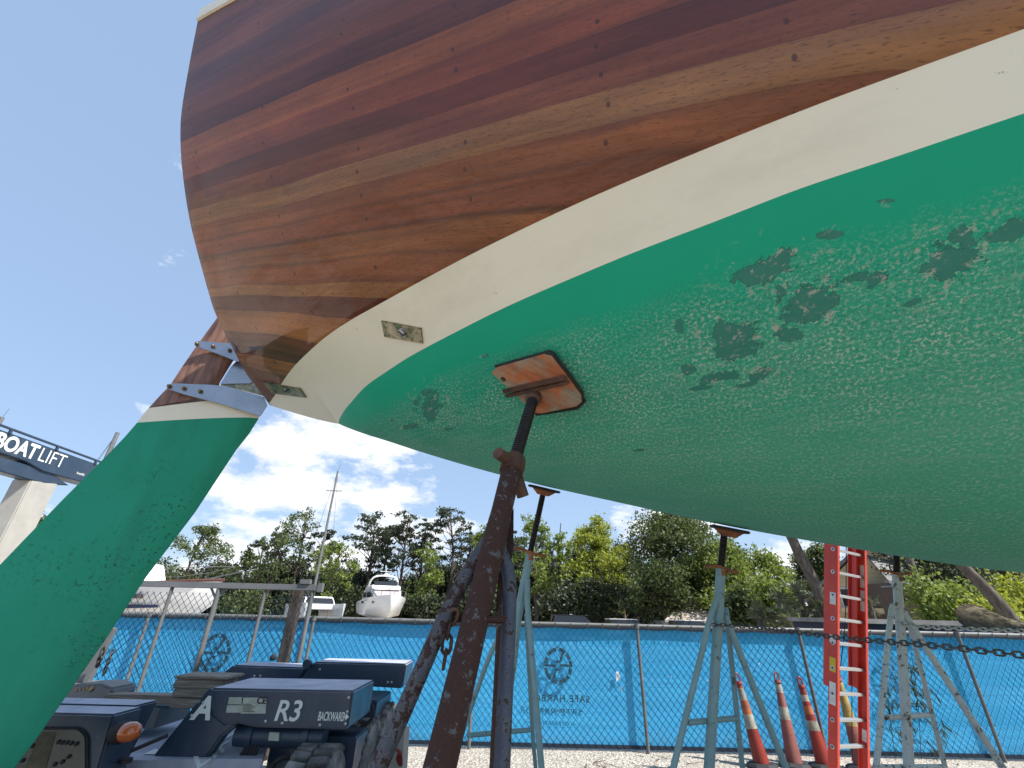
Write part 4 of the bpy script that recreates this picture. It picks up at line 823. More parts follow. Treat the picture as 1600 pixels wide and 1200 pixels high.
def tyre(px, py, Y, R=.33, wdt=.26):
    t_ = at(px, py, Y); c_ = Vector((t_[0], Y+.05, t_[2]-R)); m_ = MB()
    m_.lathe([(R*.55,-wdt*.5),(R*.85,-wdt*.52),(R*.95,-wdt*.45),(R*.97,0),(R*.95,wdt*.45),(R*.85,wdt*.52),(R*.55,wdt*.5)], c_, (1,0,0), 40)
    nl = 26
    for i in range(nl):
        for sg in (-1, 1):
            a = 2*math.pi*(i+(.5 if sg > 0 else 0))/nl; e = Vector((0, math.cos(a), math.sin(a))); t2 = Vector((0, -math.sin(a), math.cos(a))); o2 = c_+e*R*.99+Vector((sg*wdt*.24,0,0))
            m_.bar(o2-Vector((wdt*.22,0,0))+t2*sg*.008, o2+Vector((wdt*.22,0,0))-t2*sg*.008, .055, .03, e)
    o_ = m_.build('tyre', MAT['tyre'], MV, bevel=.004)
    m_ = MB(); m_.lathe([(R*.54,-wdt*.35),(R*.5,-wdt*.38),(R*.2,-wdt*.2),(R*.2,-wdt*.45),(.02,-wdt*.45)], c_, (1,0,0), 24); k_ = m_.build('rim', MAT['navy'], o_, True)
tyre(494,1170,YM-.05,.33,.25); tyre(594,1101,4.55,.34,.2); tyre(566,1122,4.2,.34,.22)
# chassis behind the arm
m = MB(); a_, b_ = at(430,1172,YM+.3), at(560,1172,YM+.3); m.box((a_[0],YM+.2,.12), (b_[0],YM+.5,a_[2]+.1)); m.box((at(470,1080,4.4)[0],4.2,.2), (at(600,1080,4.4)[0],4.7,at(470,1085,4.4)[2])); m.build('chassis', MAT['navy'], MV, bevel=.01)
m = MB(); a_ = at(243, 1109, 3.95); zt = .45; dk = [at_z(x, y, zt) for x, y in ((246,1110),(430,1114),(412,1186),(190,1188))]; m.prism(dk, (0,0,-.08)); o_ = m.build('deck', MAT['navy_dust_sheen'], MV, bevel=.005)
text_mesh('lettering', 'LIFT', .42, MAT['decal'], at_z(346,1168,zt), at_z(372,1156,zt)-at_z(334,1180,zt), at_z(340,1148,zt)-at_z(354,1172,zt), MV, weight=.004, lift=.004)
m = MB(); m.prism([Vector(at_z(x, y, zt))+Vector((0,0,.004)) for x, y in ((224,1180),(243,1171),(256,1180))], (0,0,.002)); m.build('arrow', MAT['decal'], MV)
m = MB(); m.tube([at(196,1177,3.3), at(262,1149,3.45)], .011, 8); m.lathe([(.03,0),(.03,.02)], at(196,1192,3.2), (0,0,1), 12); m.build('push_rod', MAT['black'], MV, True)
for x, y, Y in ((545,1090,YM),(543,1112,YM),(540,1131,YM),(415,1127,YM),(441,1130,YM),(500,1133,YM),(398,1056,4.62),(407,1056,4.62),(606,1066,4.6),(612,1066,4.6),(500,1046,4.6),(318,1098,YM),(300,1118,YM)):
    m = MB(); m.lathe([(.009,0),(.009,.005),(.004,.008)], at(x, y, Y-.001), (0,-1,0), 8); m.build('bolt', MAT['chain_light'], MV, True)
m = MB(); m.tube(smooth_path([at(560,1083,YM+.55), at(578,1098,YM+.6), at(583,1120,YM+.55), at(560,1140,YM+.5)]), .014, 8); m.tube(smooth_path([at(470,1075,4.55), at(462,1090,4.5), at(440,1096,4.5)]), .012, 8); m.build('hydraulic_hose', MAT['black'], MV, True)
# cabinet with glazed panel and lamp
YC = 3.05; m = MB(); p0, p1_ = at(-80,1108,YC), at(178,1116,YC); zc_ = p1_[2]; m.prism([(p0[0],YC,zc_), (p1_[0],YC,zc_), (p1_[0]+.03,YC,zc_-.4), (p1_[0],YC,.25), (p0[0],YC,.25)], (0,.22,0)); p2 = at(221,1107,YC+.28)
m.prism([(p0[0],YC+.225,zc_+.004), (p2[0],YC+.225,zc_+.004), (p2[0]-.06,YC+.225,zc_-.25), (p2[0]-.12,YC+.225,.25), (p0[0],YC+.225,.25)], (0,.2,0)); o_ = m.build('control_cabinet', [MAT['navy'], MAT['navy_dust_sheen']], MV, bevel=.01)
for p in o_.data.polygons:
    if p.normal.z > .93: p.material_index = 1  # cabinet top likewise, sheen put into the colour
def rrect(x0, y0, x1, y1, r, n=5):
    o2 = []
    for cx, cy, a0 in ((x1-r,y0+r,-90),(x1-r,y1-r,0),(x0+r,y1-r,90),(x0+r,y0+r,180)):
        o2 += [(cx+r*math.cos(rad(a0+90*i/n)), cy+r*math.sin(rad(a0+90*i/n))) for i in range(n+1)]
    return o2
m = MB(); m.prism([at(x, y, YC-.003) for x, y in rrect(-60,1136,139,1240,22)], (0,-.008,0)); o_ = m.build('window_seal', MAT['black'], MV)
m = MB(); m.prism([at(x, y, YC-.0125) for x, y in rrect(-55,1140,133,1236,18)], (0,-.003,0)); m.build('window_pane', MAT['glass_dark'], MV)
m = MB(); rnd = random.Random(5)
m.prism([at(x, y, YC-.0165) for x, y in ((40,1200),(62,1144),(88,1144),(72,1200))], (0,-.001,0), 1)
for x, y in ((92,1159),(98,1160),(105,1160),(112,1161),(120,1162),(108,1182),(98,1190),(86,1194),(52,1165),(36,1188)): m2_ = MB(); m2_.lathe([(.010,0),(.010,.006),(.005,.012)], at(x, y, YC-.0165), (0,-1,0), 10); m2_.build('gauge', MAT['ink'], MV)
m.build('panel_card', [MAT['ink'], MAT['thatch']], MV)
lc = at(190, 1145, YC+.02); m = MB(); m.lathe([(.05,-.04),(.052,.0),(.048,.02)], lc, (.95,-.25,.12), 20); LB = m.build('lamp_base', MAT['black'], MV, True)
m = MB(); m.lathe([(.044,.0),(.047,.025),(.044,.055),(.034,.08),(.016,.092),(.002,.094)], Vector(lc)+Vector((.018,-.005,.003)), (.95,-.25,.12), 22); m.build('amber_lamp', MAT['amber'], MV, True)
# white guard plate at the right end
m = MB(); m.prism([at(x, y, 4.15) for x, y in ((632,1136),(628,1200),(620,1260),(594,1260),(598,1190),(607,1165))], (.03,.06,0)); m.build('guard_plate', MAT['offwhite'], MV, bevel=.003)
m = MB(); rnd = random.Random(8)
for i in range(5): m.tube(smooth_path([at(616+i*2,1168+i,4.08), at(622+i,1176,4.05), at(620+i*2,1186,4.06), at(624+i,1196,4.08)]), .006, 6)
m.build('wiring', MAT['cone_red'], MV, True)
# grey console and slanting post behind the rudder
m = MB(); q0, q1 = at(95,1070,4.0), at(180,1074,4.0); m.prism([(q0[0],4.0,q0[2]), (q1[0]-.12,4.0,q1[2]+.02), (q1[0]-.02,4.0,q1[2]-.005), (q1[0],4.0,q1[2]-.06), (q1[0]-.1,4.0,q1[2]-.2), (q0[0],4.0,q0[2]-.25)], (0,.25,0)); m.build('console', MAT['greypaint'], MV, bevel=.015)
m = MB()
for x in (119,125.5,131,136.5): m.lathe([(.009,0),(.009,.004)], at(x, 1079-.2*(x-119), 3.998), (0,-1,0), 10)
m.lathe([(.02,0),(.014,.012)], at(143,1076,3.998), (0,-1,0), 8); m.build('console_bolt', MAT['bolt'], MV)
m = MB(); m.bar(at(112,1100,4.15), at(172,980,4.15), .1, .06, (0,1,0)); m.bar(at(88,1085,4.12), at(140,1005,4.12), .05, .05, (0,1,0)); m.build('console_post', MAT['greypaint'], MV, bevel=.006)
chain('chain', 'short black chain hanging beside the grey post at left', [at(163,1013,4.05), at(158,1025,4.04), at(150,1046,4.05)], .03, .009, MAT['ink']); chain('chain', 'thin dark chain loop hanging against the gate mesh at left', [at(177,1016,4.4), at(170,1032,4.38), at(160,1060,4.4)], .03, .006, MAT['ink'])
# timbers lying on the mover
def timber(label, x0, x1, y0, y1, Y, dep, sk=0):
    a, b2 = at(x0, y0, Y), at(x1, y0, Y); z1_, z0_ = a[2], at(x0, y1, Y)[2]; m_ = MB(); m_.prism([(a[0],Y,z0_), (b2[0],Y+sk,z0_), (b2[0],Y+sk,z1_), (a[0],Y,z1_)], (0,dep,0)); return tag(m_.build('timber_beam', MAT['timber'], None, bevel=.008), label, 'timber', 'timbers stacked on the boat mover')
timber('long weathered beam lying left of the timber stack', 163, 300, 1085, 1099, 3.95, .14); timber('bottom timber of the dark stack behind the navy arm', 268, 345, 1091, 1107, 3.9, .2); timber('middle timber of the dark stack behind the navy arm', 271, 350, 1076, 1090.5, 3.9, .2)
timber('third timber up in the dark stack, just under the top board', 273, 352, 1061, 1075.5, 3.9, .2); timber('thin pale board lying on top of the timber stack', 272, 358, 1055.5, 1060.5, 3.88, .24)
m = MB(); a_, b_ = at(140,1100,4.0), at(262,1105,4.0); m.box((a_[0],3.92,a_[2]-.12), (b_[0],4.3,a_[2]-.005)); m.build('bed', MAT['greypaint'], MV, bevel=.005)

# ------------------------------------------------------------------ travel lift far left
HO = thing('travel_lift', 'tall travel lift with a lettered navy beam on a white leg', 'boat lift', (-13.7, 12.5, 0))
XL = -13.5; 
def atX(px, py, X_): d = ray(px, py); return EYE+d*(X_/d[0])
bt_, bb_2 = atX(0,671,XL), atX(0,708,XL); zt_, zb_ = bt_[2], bb_2[2]; ye = atX(150,733,XL)[1]
m = MB(); m.prism([(XL,4.5,zb_+.1), (XL,ye-2.2,zb_), (XL,ye-1.6,zb_-.12), (XL,ye+2,zb_-.05), (XL,ye+2,zt_), (XL,4.5,zt_)], (-.6,0,0)); m.build('beam', MAT['navy'], HO, bevel=.02)
m = MB(); m.tube([(XL+.02,4.5,zt_+.1), (XL+.02,ye+2,zt_+.1)], .035, 8)
for k_ in range(9): m.bar((XL+.02,4.5+k_*1.4,zt_-.02), (XL+.02,4.5+k_*1.4,zt_+.12), .06, .06, (0,1,0))
m.build('rail', MAT['navy'], HO, True)
hgt = zt_-zb_; c1_ = atX(27,697,XL); c2_ = atX(82,716,XL)
text_mesh('lettering', 'BOAT', hgt*1.0, MAT['decal'], (XL+.004,c1_[1],(zt_+zb_)/2+.0), (0,1,0), (0,0,1), HO, weight=.016, sx=.8); text_mesh('lettering', 'LIFT', hgt*1.0, MAT['decal'], (XL+.004,c2_[1]+.0,(zt_+zb_)/2+.0), (0,1,0), (0,0,1), HO, weight=-.004, sx=.85)
text_mesh('lettering', 'boatlift', .1, MAT['decal'], (XL+.004,atX(125,742,XL)[1],zb_+.12), (0,1,0), (0,0,1), HO)
m = MB(); lo = atX(40,735,XL-.1); m.prism([(XL-.05,6,zb_-.05), (XL-.05,lo[1]+.6,zb_-.06), (XL-.05,lo[1]+1.4,zb_-.28), (XL-.05,lo[1]+.6,zb_-.42), (XL-.05,6,zb_-.4)], (-.4,0,0)); m.build('sliding_beam', MAT['navy'], HO, bevel=.02)
m = MB(); l0_, l1_ = atX(50,743,XL-.1), atX(90,748,XL-.1); m.prism([(XL-.05,l0_[1],0), (XL-.05,l1_[1],0), (XL-.05,l1_[1]+.05,zb_-.3), (XL-.05,l0_[1],zb_-.4)], (-.55,0,0)); m.build('leg', MAT['offwhite'], HO, bevel=.03)
m = MB(); m.prism([(XL-.05,5.6,0), (XL-.05,6.4,0), (XL-.05,6.4,zb_-.3), (XL-.05,5.6,zb_-.3)], (-.55,0,0)); m.build('leg', MAT['offwhite'], HO, bevel=.03)
m = MB(); m.lathe([(.5,-.2),(.5,.2)], (XL-.3,(l0_[1]+l1_[1])/2,.5), (1,0,0), 20); m.lathe([(.5,-.2),(.5,.2)], (XL-.3,6,.5), (1,0,0), 20); m.build('wheel', MAT['tyre'], HO, True)

# ------------------------------------------------------------------ masts, boats, vehicles behind the fence
def mast(label, base, top, Y, r, stays=(), spread=0):
    a, b2 = at(*base, Y), at(*top, Y); b2 = b2.copy(); 
    T = thing('sailboat_mast', label, 'mast', (b2[0], Y, 0)); x = b2[0]
    m_ = MB(); m_.tube([(x,Y,0), (x,Y,b2[2])], [r*1.25, r*.75], 8); m_.build('spar', MAT['galv'], T, True)
    if spread: m_ = MB(); m_.bar((x-spread,Y,b2[2]*.86), (x+spread,Y,b2[2]*.86), .05, .03, (0,1,0)); m_.tube([(x,Y,b2[2]), (x+.1,Y,b2[2]+.5)], .012, 5); m_.build('spreader', MAT['galv'], T)
    if stays:
        m_ = MB()
        for dx_ in stays: m_.tube([(x,Y,b2[2]), (x+dx_,Y+.1,.8)], .009, 4)
        m_.build('stay', MAT['chain_dark'], T)
    return T
mast('tall thin mast rising right of the grey gate', (490,918), (528,736), 28, .075, (-1.2,1.0), .5); mast('grey mast end showing above the rudder edge', (160,720), (184,676), 24, .13, (-2.6,-2.2,1.2), 0)
mast('slanting grey mast below the travel lift beam at far left', (0,815), (37,757), 26, .12, (-2.2,1.6), 0); mast('mast top poking up at the left picture edge', (-30,700), (4,652), 22, .12, (), .4)

def hull_loft(stations, n=9):
    """stations: (x, half beam deck, half beam chine, z keel, z chine, z sheer)"""
    m_ = MB(); rows = []
    for x, bd, bc_, zk, zc2, zs in stations:
        half = [(0, zk), (bc_*.55, zk+(zc2-zk)*.45), (bc_, zc2), ((bc_+bd)/2*1.02, (zc2+zs)/2), (bd, zs)]
        rows.append([(x, -y, z) for y, z in half[::-1]]+[(x, y, z) for y, z in half[1:]])
    k_ = len(rows[0]); vs_ = [p for r_ in rows for p in r_]
    fs_ = [(i*k_+j, i*k_+j+1, (i+1)*k_+j+1, (i+1)*k_+j) for i in range(len(rows)-1) for j in range(k_-1)]
    fs_ += [(i*k_, (i+1)*k_, (i+1)*k_+k_-1, i*k_+k_-1) for i in range(len(rows)-1)]+[tuple(range(k_)), tuple(range((len(rows)-1)*k_, len(rows)*k_))]
    m_.add(vs_, fs_); return m_
def place(ob, loc, rz):
    ob.location = Vector(loc); ob.rotation_euler = (0, 0, rz)
# motor yacht, bow towards us
YY = 36; c_ = at(592, 955, YY); cr_y = thing('motor_yacht', 'white flybridge motor yacht with its bow towards the fence', 'motor yacht')
hl = hull_loft([(-6,2.0,1.8,.6,1.1,2.35),(-3,2.1,1.9,.5,1.0,2.5),(0,2.1,1.75,.5,1.0,2.65),(2,1.9,1.3,.55,1.1,2.8),(3.6,1.45,.75,.75,1.35,2.95),(4.8,.8,.28,1.2,1.75,3.08),(5.4,.15,.04,1.9,2.3,3.15)])
hl.build('hull', MAT['gel'], cr_y, True)
m = MB(); m.prism([(2.6,-1.25,2.7),(2.6,1.25,2.7),(1.0,1.45,3.75),(1.0,-1.45,3.75)], (-.02,0,0)); m.v = []; m.f = []; m.m = []
m.add([(3.4,-1.1,2.75),(3.4,1.1,2.75),(1.2,-1.5,3.75),(1.2,1.5,3.75),(-4,-1.7,2.6),(-4,1.7,2.6),(-4,-1.55,3.9),(-4,1.55,3.9)], [(0,1,3,2),(2,3,7,6),(0,2,6,4),(1,5,7,3),(4,6,7,5)]); m.build('deckhouse', MAT['gel'], cr_y, bevel=.08)
m = MB(); m.prism([(2.95,-1.06,3.0),(2.95,1.06,3.0),(1.55,1.32,3.62),(1.55,-1.32,3.62)], (.06,0,.09)); m.build('windshield', MAT['windscreen'], cr_y)
for sg in (-1, 1): m = MB(); m.prism([(2.3,sg*1.36,2.95),(1.3,sg*1.5,3.55),(-2.8,sg*1.65,3.55),(-2.8,sg*1.7,2.95)], (0,sg*.05,0)); m.build('side_window', MAT['window'], cr_y)
m = MB(); m.add([(1.9,-1.3,3.76),(1.9,1.3,3.76),(.8,-1.45,4.35),(.8,1.45,4.35),(-3.5,-1.5,3.8),(-3.5,1.5,3.8),(-3.5,-1.5,4.3),(-3.5,1.5,4.3)], [(0,1,3,2),(2,3,7,6),(0,2,6,4),(1,5,7,3),(4,6,7,5),(0,4,5,1)]); m.build('flybridge', MAT['gel'], cr_y, bevel=.1)
m = MB(); m.tube(smooth_path([(-1.6,-1.45,4.2),(-.9,-1.35,5.0),(-.6,-.9,5.45),(-.6,0,5.55),(-.6,.9,5.45),(-.9,1.35,5.0),(-1.6,1.45,4.2)]), .1, 8); m.tube([(-.6,0,5.5),(-.6,0,6.3)], .04, 6); m.tube([(-.6,-.6,6.05),(-.6,.6,6.05)], .03, 6); m.lathe([(.3,0),(.3,.15),(.15,.25)], (-.8,.1,5.6), (0,0,1), 12); m.build('radar_arch', MAT['gel'], cr_y, True)
m = MB(); m.add([(.9,-1.1,4.35),(.9,1.1,4.35),(.5,-1.15,4.8),(.5,1.15,4.8)], [(0,1,3,2)]); m.build('flybridge_screen', MAT['window'], cr_y)
m = MB()
for sg in (-1, 1):
    pth = [(5.3,sg*.2,3.15),(4.6,sg*.9,3.1),(3.4,sg*1.5,3.0),(1.8,sg*1.9,2.85),(0,sg*2.05,2.7)]; m.tube([(x, y, z+.55) for x, y, z in pth], .025, 5)
    for x, y, z in pth: m.tube([(x, y, z-.05), (x, y, z+.55)], .02, 5)
m.build('guard_rail', MAT['galv'], cr_y)
m = MB()
for sg in (-1, 1):
    for x, y in ((3.3,1.4),(.9,2.02),(.3,2.06)): m.lathe([(.14,0),(.14,.03)], (x, sg*(y-.02), 2.35-.0*x), (.2,sg,-.1), 12)
    m.prism([(2.3,sg*1.84,2.55),(2.3,sg*1.86,2.62),(-5,sg*2.08,2.2),(-5,sg*2.08,2.13)], (0,sg*.02,0))
m.build('porthole', MAT['window'], cr_y)
text_mesh('registration', 'SC 4172', .3, MAT['ink'], (-1.2,-2.09,1.95), (1,0,0), (0,0,1), cr_y) if False else None
m = MB()
for x, y in ((-4,0),(1.5,0)): m.box((x-.4,-.4,0), (x+.4,.4,.55))
m.build('keel_block', MAT['timber'], cr_y)
place(cr_y, (c_[0]-.3, YY+2, .25), rad(-68)); cr_y.scale = (.76,.76,.6)
# trawler at left, bow to the right
YT = 24; c_ = at(345, 908, YT); tw = thing('trawler', 'white trawler with brown rail and navy stripe behind the grey gate', 'trawler')
sc = c_[2]
hl = hull_loft([(-11,1.7,1.5,.5,1.1,sc-.45),(-7,1.9,1.7,.4,1.0,sc-.5),(-4,1.8,1.4,.4,1.0,sc-.4),(-2,1.35,.8,.5,1.1,sc-.2),(-.7,.7,.25,.8,1.4,sc-.06),(0,.1,.02,1.3,1.8,sc)]); hl.build('hull', MAT['gel'], tw, True)
m = MB(); 
for sg in (-1, 1): m.tube([(-11,sg*1.7,sc-.42),(-7,sg*1.9,sc-.45),(-4,sg*1.82,sc-.35),(-2,sg*1.37,sc-.15),(-.7,sg*.72,sc-.02),(.15,0,sc+.06)], .07, 6)
m.build('cap_rail', MAT['teak'], tw, True)
m = MB()
for sg in (-1, 1): m.prism([(-11,sg*1.62,1.05),(-7,sg*1.8,1.0),(-4,sg*1.52,1.0),(-2,sg*.98,1.1),(-2,sg*1.0,1.22),(-4,sg*1.57,1.13),(-7,sg*1.84,1.14),(-11,sg*1.66,1.18)], (0,sg*.03,0))
m.build('waterline_stripe', MAT['navy_stripe'], tw)
m = MB(); m.add([(-3.4,-.9,sc-.45),(-3.4,.9,sc-.45),(-4.2,-1.1,sc+.75),(-4.2,1.1,sc+.75),(-9,-1.2,sc-.5),(-9,1.2,sc-.5),(-9,-1.2,sc+.8),(-9,1.2,sc+.8)], [(0,1,3,2),(2,3,7,6),(0,2,6,4),(1,5,7,3),(4,6,7,5)]); m.build('cabin', MAT['gel'], tw, bevel=.05)
m = MB(); m.prism([(-5.6,-1.0,sc+1.55),(-5.4,1.0,sc+1.55),(-8.5,1.0,sc+1.62),(-8.5,-1.0,sc+1.62)], (0,0,.1))
for x in (-5.6,-8.3):
    for y in (-.95,.95): m.tube([(x, y, sc+.7), (x, y, sc+1.6)], .03, 5)
m.tube([(-5.6,-.95,sc+.75),(-6.9,-.95,sc+1.55)], .025, 5); m.tube([(-8.3,-.95,sc+.75),(-6.9,-.95,sc+1.55)], .025, 5); m.build('sun_canopy', MAT['tanc'], tw)
m = MB(); m.box((-3.2,-1.72,sc-.85), (-2.6,-1.35,sc-.68)); m.build('hawse_plate', MAT['chain_dark'], tw)
m = MB()
for sg in (-1, 1):
    rr_ = .012; pth = [(.3,0,sc+.05),(-.7,sg*.7,sc),(-2,sg*1.35,sc-.15),(-4,sg*1.8,sc-.35),(-7,sg*1.88,sc-.4)]; m.tube([(x+.25, y, z+.6) for x, y, z in pth], .014, 5)
    for x, y, z in pth: m.tube([(x, y, z), (x+.25, y, z+.6)], .011, 5)
m.tube([(-.6,0,sc+.1),(1.0,0,sc+.45),(1.1,0,sc+.1)], .03, 6); m.build('bow_rail', MAT['galv'], tw)
m = MB()
for x in (-8,-4): m.box((x-.3,-.3,0), (x+.3,.3,.48))
m.build('keel_block', MAT['timber'], tw)
place(tw, (c_[0], YT, 0), rad(-6))
# catamaran
YK = 31; c_ = at(484, 955, YK); ct = thing('catamaran', 'white catamaran with dark cabin windows between the gate and the motor yacht', 'catamaran'); zk = at(484,938,YK)[2]
for y in (-1.5, 1.5): hull_loft([(-4,.5,.4,.3,.6,zk),(0,.55,.45,.25,.6,zk),(2.4,.4,.25,.3,.7,zk+.05),(3.4,.06,.03,.6,.9,zk+.1)]).build('hull', MAT['gel_shade'], ct, True); [o.__setattr__('location', o.location+Vector((0,y,0))) for o in ct.children if o.name.startswith('hull') and abs(o.location.y) < .01]
m = MB(); m.box((-3.6,-1.4,zk-.4), (1.6,1.4,zk-.05)); m.build('bridge_deck', MAT['gel'], ct, bevel=.05)
m = MB(); m.add([(1.2,-1.3,zk-.05),(1.2,1.3,zk-.05),(.4,-1.15,zk+.62),(.4,1.15,zk+.62),(-3.2,-1.4,zk-.05),(-3.2,1.4,zk-.05),(-3.0,-1.25,zk+.62),(-3.0,1.25,zk+.62)], [(0,1,3,2),(2,3,7,6),(0,2,6,4),(1,5,7,3),(4,6,7,5)]); m.build('cabin', MAT['gel'], ct, bevel=.06)
m = MB(); m.prism([(1.12,-1.15,zk+.1),(1.12,1.15,zk+.1),(.62,1.05,zk+.48),(.62,-1.05,zk+.48)], (.05,0,.03))
for sg in (-1, 1): m.prism([(.6,sg*1.33,zk+.1),(.35,sg*1.24,zk+.48),(-2.6,sg*1.32,zk+.48),(-2.8,sg*1.4,zk+.1)], (0,sg*.03,0))
m.build('window', MAT['window'], ct)
m = MB()
for x in (-2.5,1.5):
    for y in (-1.5,1.5): m.box((x-.25,y-.2,0), (x+.25,y+.2,.3))
m.build('keel_block', MAT['timber'], ct)
place(ct, (c_[0], YK+1, .25), rad(-58)); ct.scale = (.72,.72,.72)
# parked vehicles, roofs showing over the rail
def car(label, px, Y, mat, h_=1.6, ln=4.5, rz=0, name='parked_car', cat='car'):
    q = at(px, h_, Y); K0 = q[2]/1.62; h_ = 1.62; T = thing(name, label, cat)
    m_ = MB(); prof = [(-ln/2,.35),(-ln/2+.05,.85),(-ln/2+.2,.95),(ln*.2,1.0),(ln/2-.15,.8),(ln/2,.6),(ln/2,.3)]; m_.prism([(x,-.9,z) for x, z in prof], (0,1.8,0)); m_.build('body', mat, T, bevel=.06)
    m_ = MB(); m_.add([(-ln*.46,-.8,.95),(ln*.24,-.8,.98),(ln*.24,.8,.98),(-ln*.46,.8,.95),(-ln*.4,-.66,h_),(ln*.05,-.66,h_),(ln*.05,.66,h_),(-ln*.4,.66,h_)], [(0,1,5,4),(1,2,6,5),(2,3,7,6),(3,0,4,7)]); m_.build('window', MAT['window'], T)
    m_ = MB(); m_.prism([(-ln*.42,-.68,h_-.02),(ln*.07,-.68,h_-.02),(ln*.07,.68,h_-.02),(-ln*.42,.68,h_-.02)], (0,0,.06)); m_.build('roof', mat, T, bevel=.02)
    for x in (-ln*.32, ln*.32):
        for y in (-.85, .85): m_ = MB(); m_.lathe([(.2,-.1),(.32,-.1),(.33,0),(.32,.1),(.2,.1)], (x, y, .33), (0,1,0), 16); m_.build('wheel', MAT['tyre'], T, True)
    place(T, (q[0], Y, 0), rz); T.scale = (K0, K0, K0)
car('dark car roof showing over the rail right of the second stand', 905, 27, MAT['car'], 962, 4.6); car('white car roof showing over the rail below the green trees', 985, 25, MAT['car_white'], 968, 4.3, .1); car('pale car roof over the rail beside the tan roof', 1085, 25, MAT['car_white'], 970, 4.2, .15)

# ------------------------------------------------------------------ houses
hq = at(1318, 960, 30); HX = hq[0]
HS = thing('clapboard_house', 'yellow clapboard house with a gable behind the ladder', 'house', (HX, 30, 0))
ex_, rz_ = at(1262, 930, 30), at(1330, 858, 30); ez, tz = at(1285,925,30)[2], at(1340,862,30)[2]; xl = at(1286,940,30)[0]; xr = xl+6.2; xm = (xl+xr)/2
m = MB(); m.prism([(xl,30,0),(xr,30,0),(xr,30,ez),(xm,30,ez+2.6),(xl,30,ez)], (0,8,0)); m.build('wall', MAT['siding'], HS)
m = MB(); m.prism([(xl-.7,29.4,ez-.55),(xm,29.4,ez+2.75),(xm,29.4,ez+2.95),(xl-.9,29.4,ez-.5)], (0,9,0)); m.prism([(xr+.7,29.4,ez-.55),(xm,29.4,ez+2.75),(xm,29.4,ez+2.95),(xr+.9,29.4,ez-.5)], (0,9,0)); m.build('roof', MAT['roof'], HS)
wq = at(1322, 934, 29.95); m = MB(); m.box((wq[0]-.32,29.93,wq[2]-.55), (wq[0]+.32,29.99,wq[2]+.55)); o_ = m.build('window', MAT['gel'], HS); m = MB(); m.box((wq[0]-.24,29.91,wq[2]-.46), (wq[0]+.24,29.925,wq[2]+.46)); k_ = m.build('pane', MAT['window'], o_)
m = MB(); dq = at(1352, 948, 29.9); m.box((at(1325,950,29.4)[0],28.9,at(1325,958,29.4)[2]), (at(1385,950,29.4)[0],29.98,at(1325,950,29.4)[2])); m.build('porch', MAT['siding'], HS); HS.rotation_euler = (0, 0, rad(-34))
H2 = thing('brown_house', 'brown house with grey roof half hidden by shrubs at right', 'house', (at(1470,950,27)[0], 27, 0)); a_, b_ = at(1395,930,27), at(1530,930,27); zr = at(1460,912,27)[2]
m = MB(); m.box((a_[0],27,0), (b_[0]+3,33,zr)); m.build('wall', MAT['brown'], H2)
m = MB(); m.prism([(a_[0]-.6,26.2,zr-.1),(b_[0]+3.6,26.2,zr-.1),(b_[0]+2,30,zr+2.2),(a_[0]+1.2,30,zr+2.2)], (0,0,.15)); m.build('roof', MAT['roof'], H2)
m = MB(); g1 = at(1412,890,26.8); m.prism([(g1[0]-1.0,26.1,g1[2]-.9),(g1[0],26.1,g1[2]+.1),(g1[0]+1.0,26.1,g1[2]-.9)], (0,1.5,0)); m.build('dormer', MAT['gel_shade'], H2)
T_ = thing('tan_roof_building', 'low building with a tan shingle roof under the oak', 'building', (at(1070,960,32)[0], 32, 0)); a_, b_ = at(1043,968,32), at(1098,968,32); zr = at(1070,971,32)[2]
m = MB(); m.box((a_[0],32,0), (b_[0]+6,36,zr)); m.build('wall', MAT['offwhite'], T_); m = MB(); m.prism([(a_[0]-.3,31.6,zr-.05),(b_[0]+6.3,31.6,zr-.05),(b_[0]+5.5,34,zr+1.1),(a_[0]+2,34,zr+1.1)], (0,0,.12)); m.build('roof', MAT['roof_tan'], T_)
# dark trailer with faded lettering beyond the rail at right
tq0, tq1 = at(1440,986,7.6), at(1640,992,7.6); TR_ = thing('dark_trailer', 'dark green trailer side with faded lettering just over the fence rail', 'trailer', (tq0[0]+1, 7.8, 0)); zt_2 = at(1520,976,7.6)[2]
m = MB(); m.box((tq0[0]-.9,7.6,.5), (tq1[0]+1.5,9.4,zt_2)); m.build('body', MAT['hem'], TR_, bevel=.02); m = MB(); m.box((tq0[0]-.95,7.55,zt_2-.02), (tq1[0]+1.6,9.45,zt_2+.045)); m.build('lid', MAT['roof'], TR_)
text_mesh('lettering', '33 RIDGE', .12, MAT['print_faint'], at(1528,990,7.6), (1,0,0), (0,0,1), TR_, False, .003)
m = MB()
for x in (.2, 2.2): m.lathe([(.3,-.1),(.3,.1)], (tq0[0]+x, 7.75, .3), (0,1,0), 16)
m.build('wheel', MAT['tyre'], TR_, True)

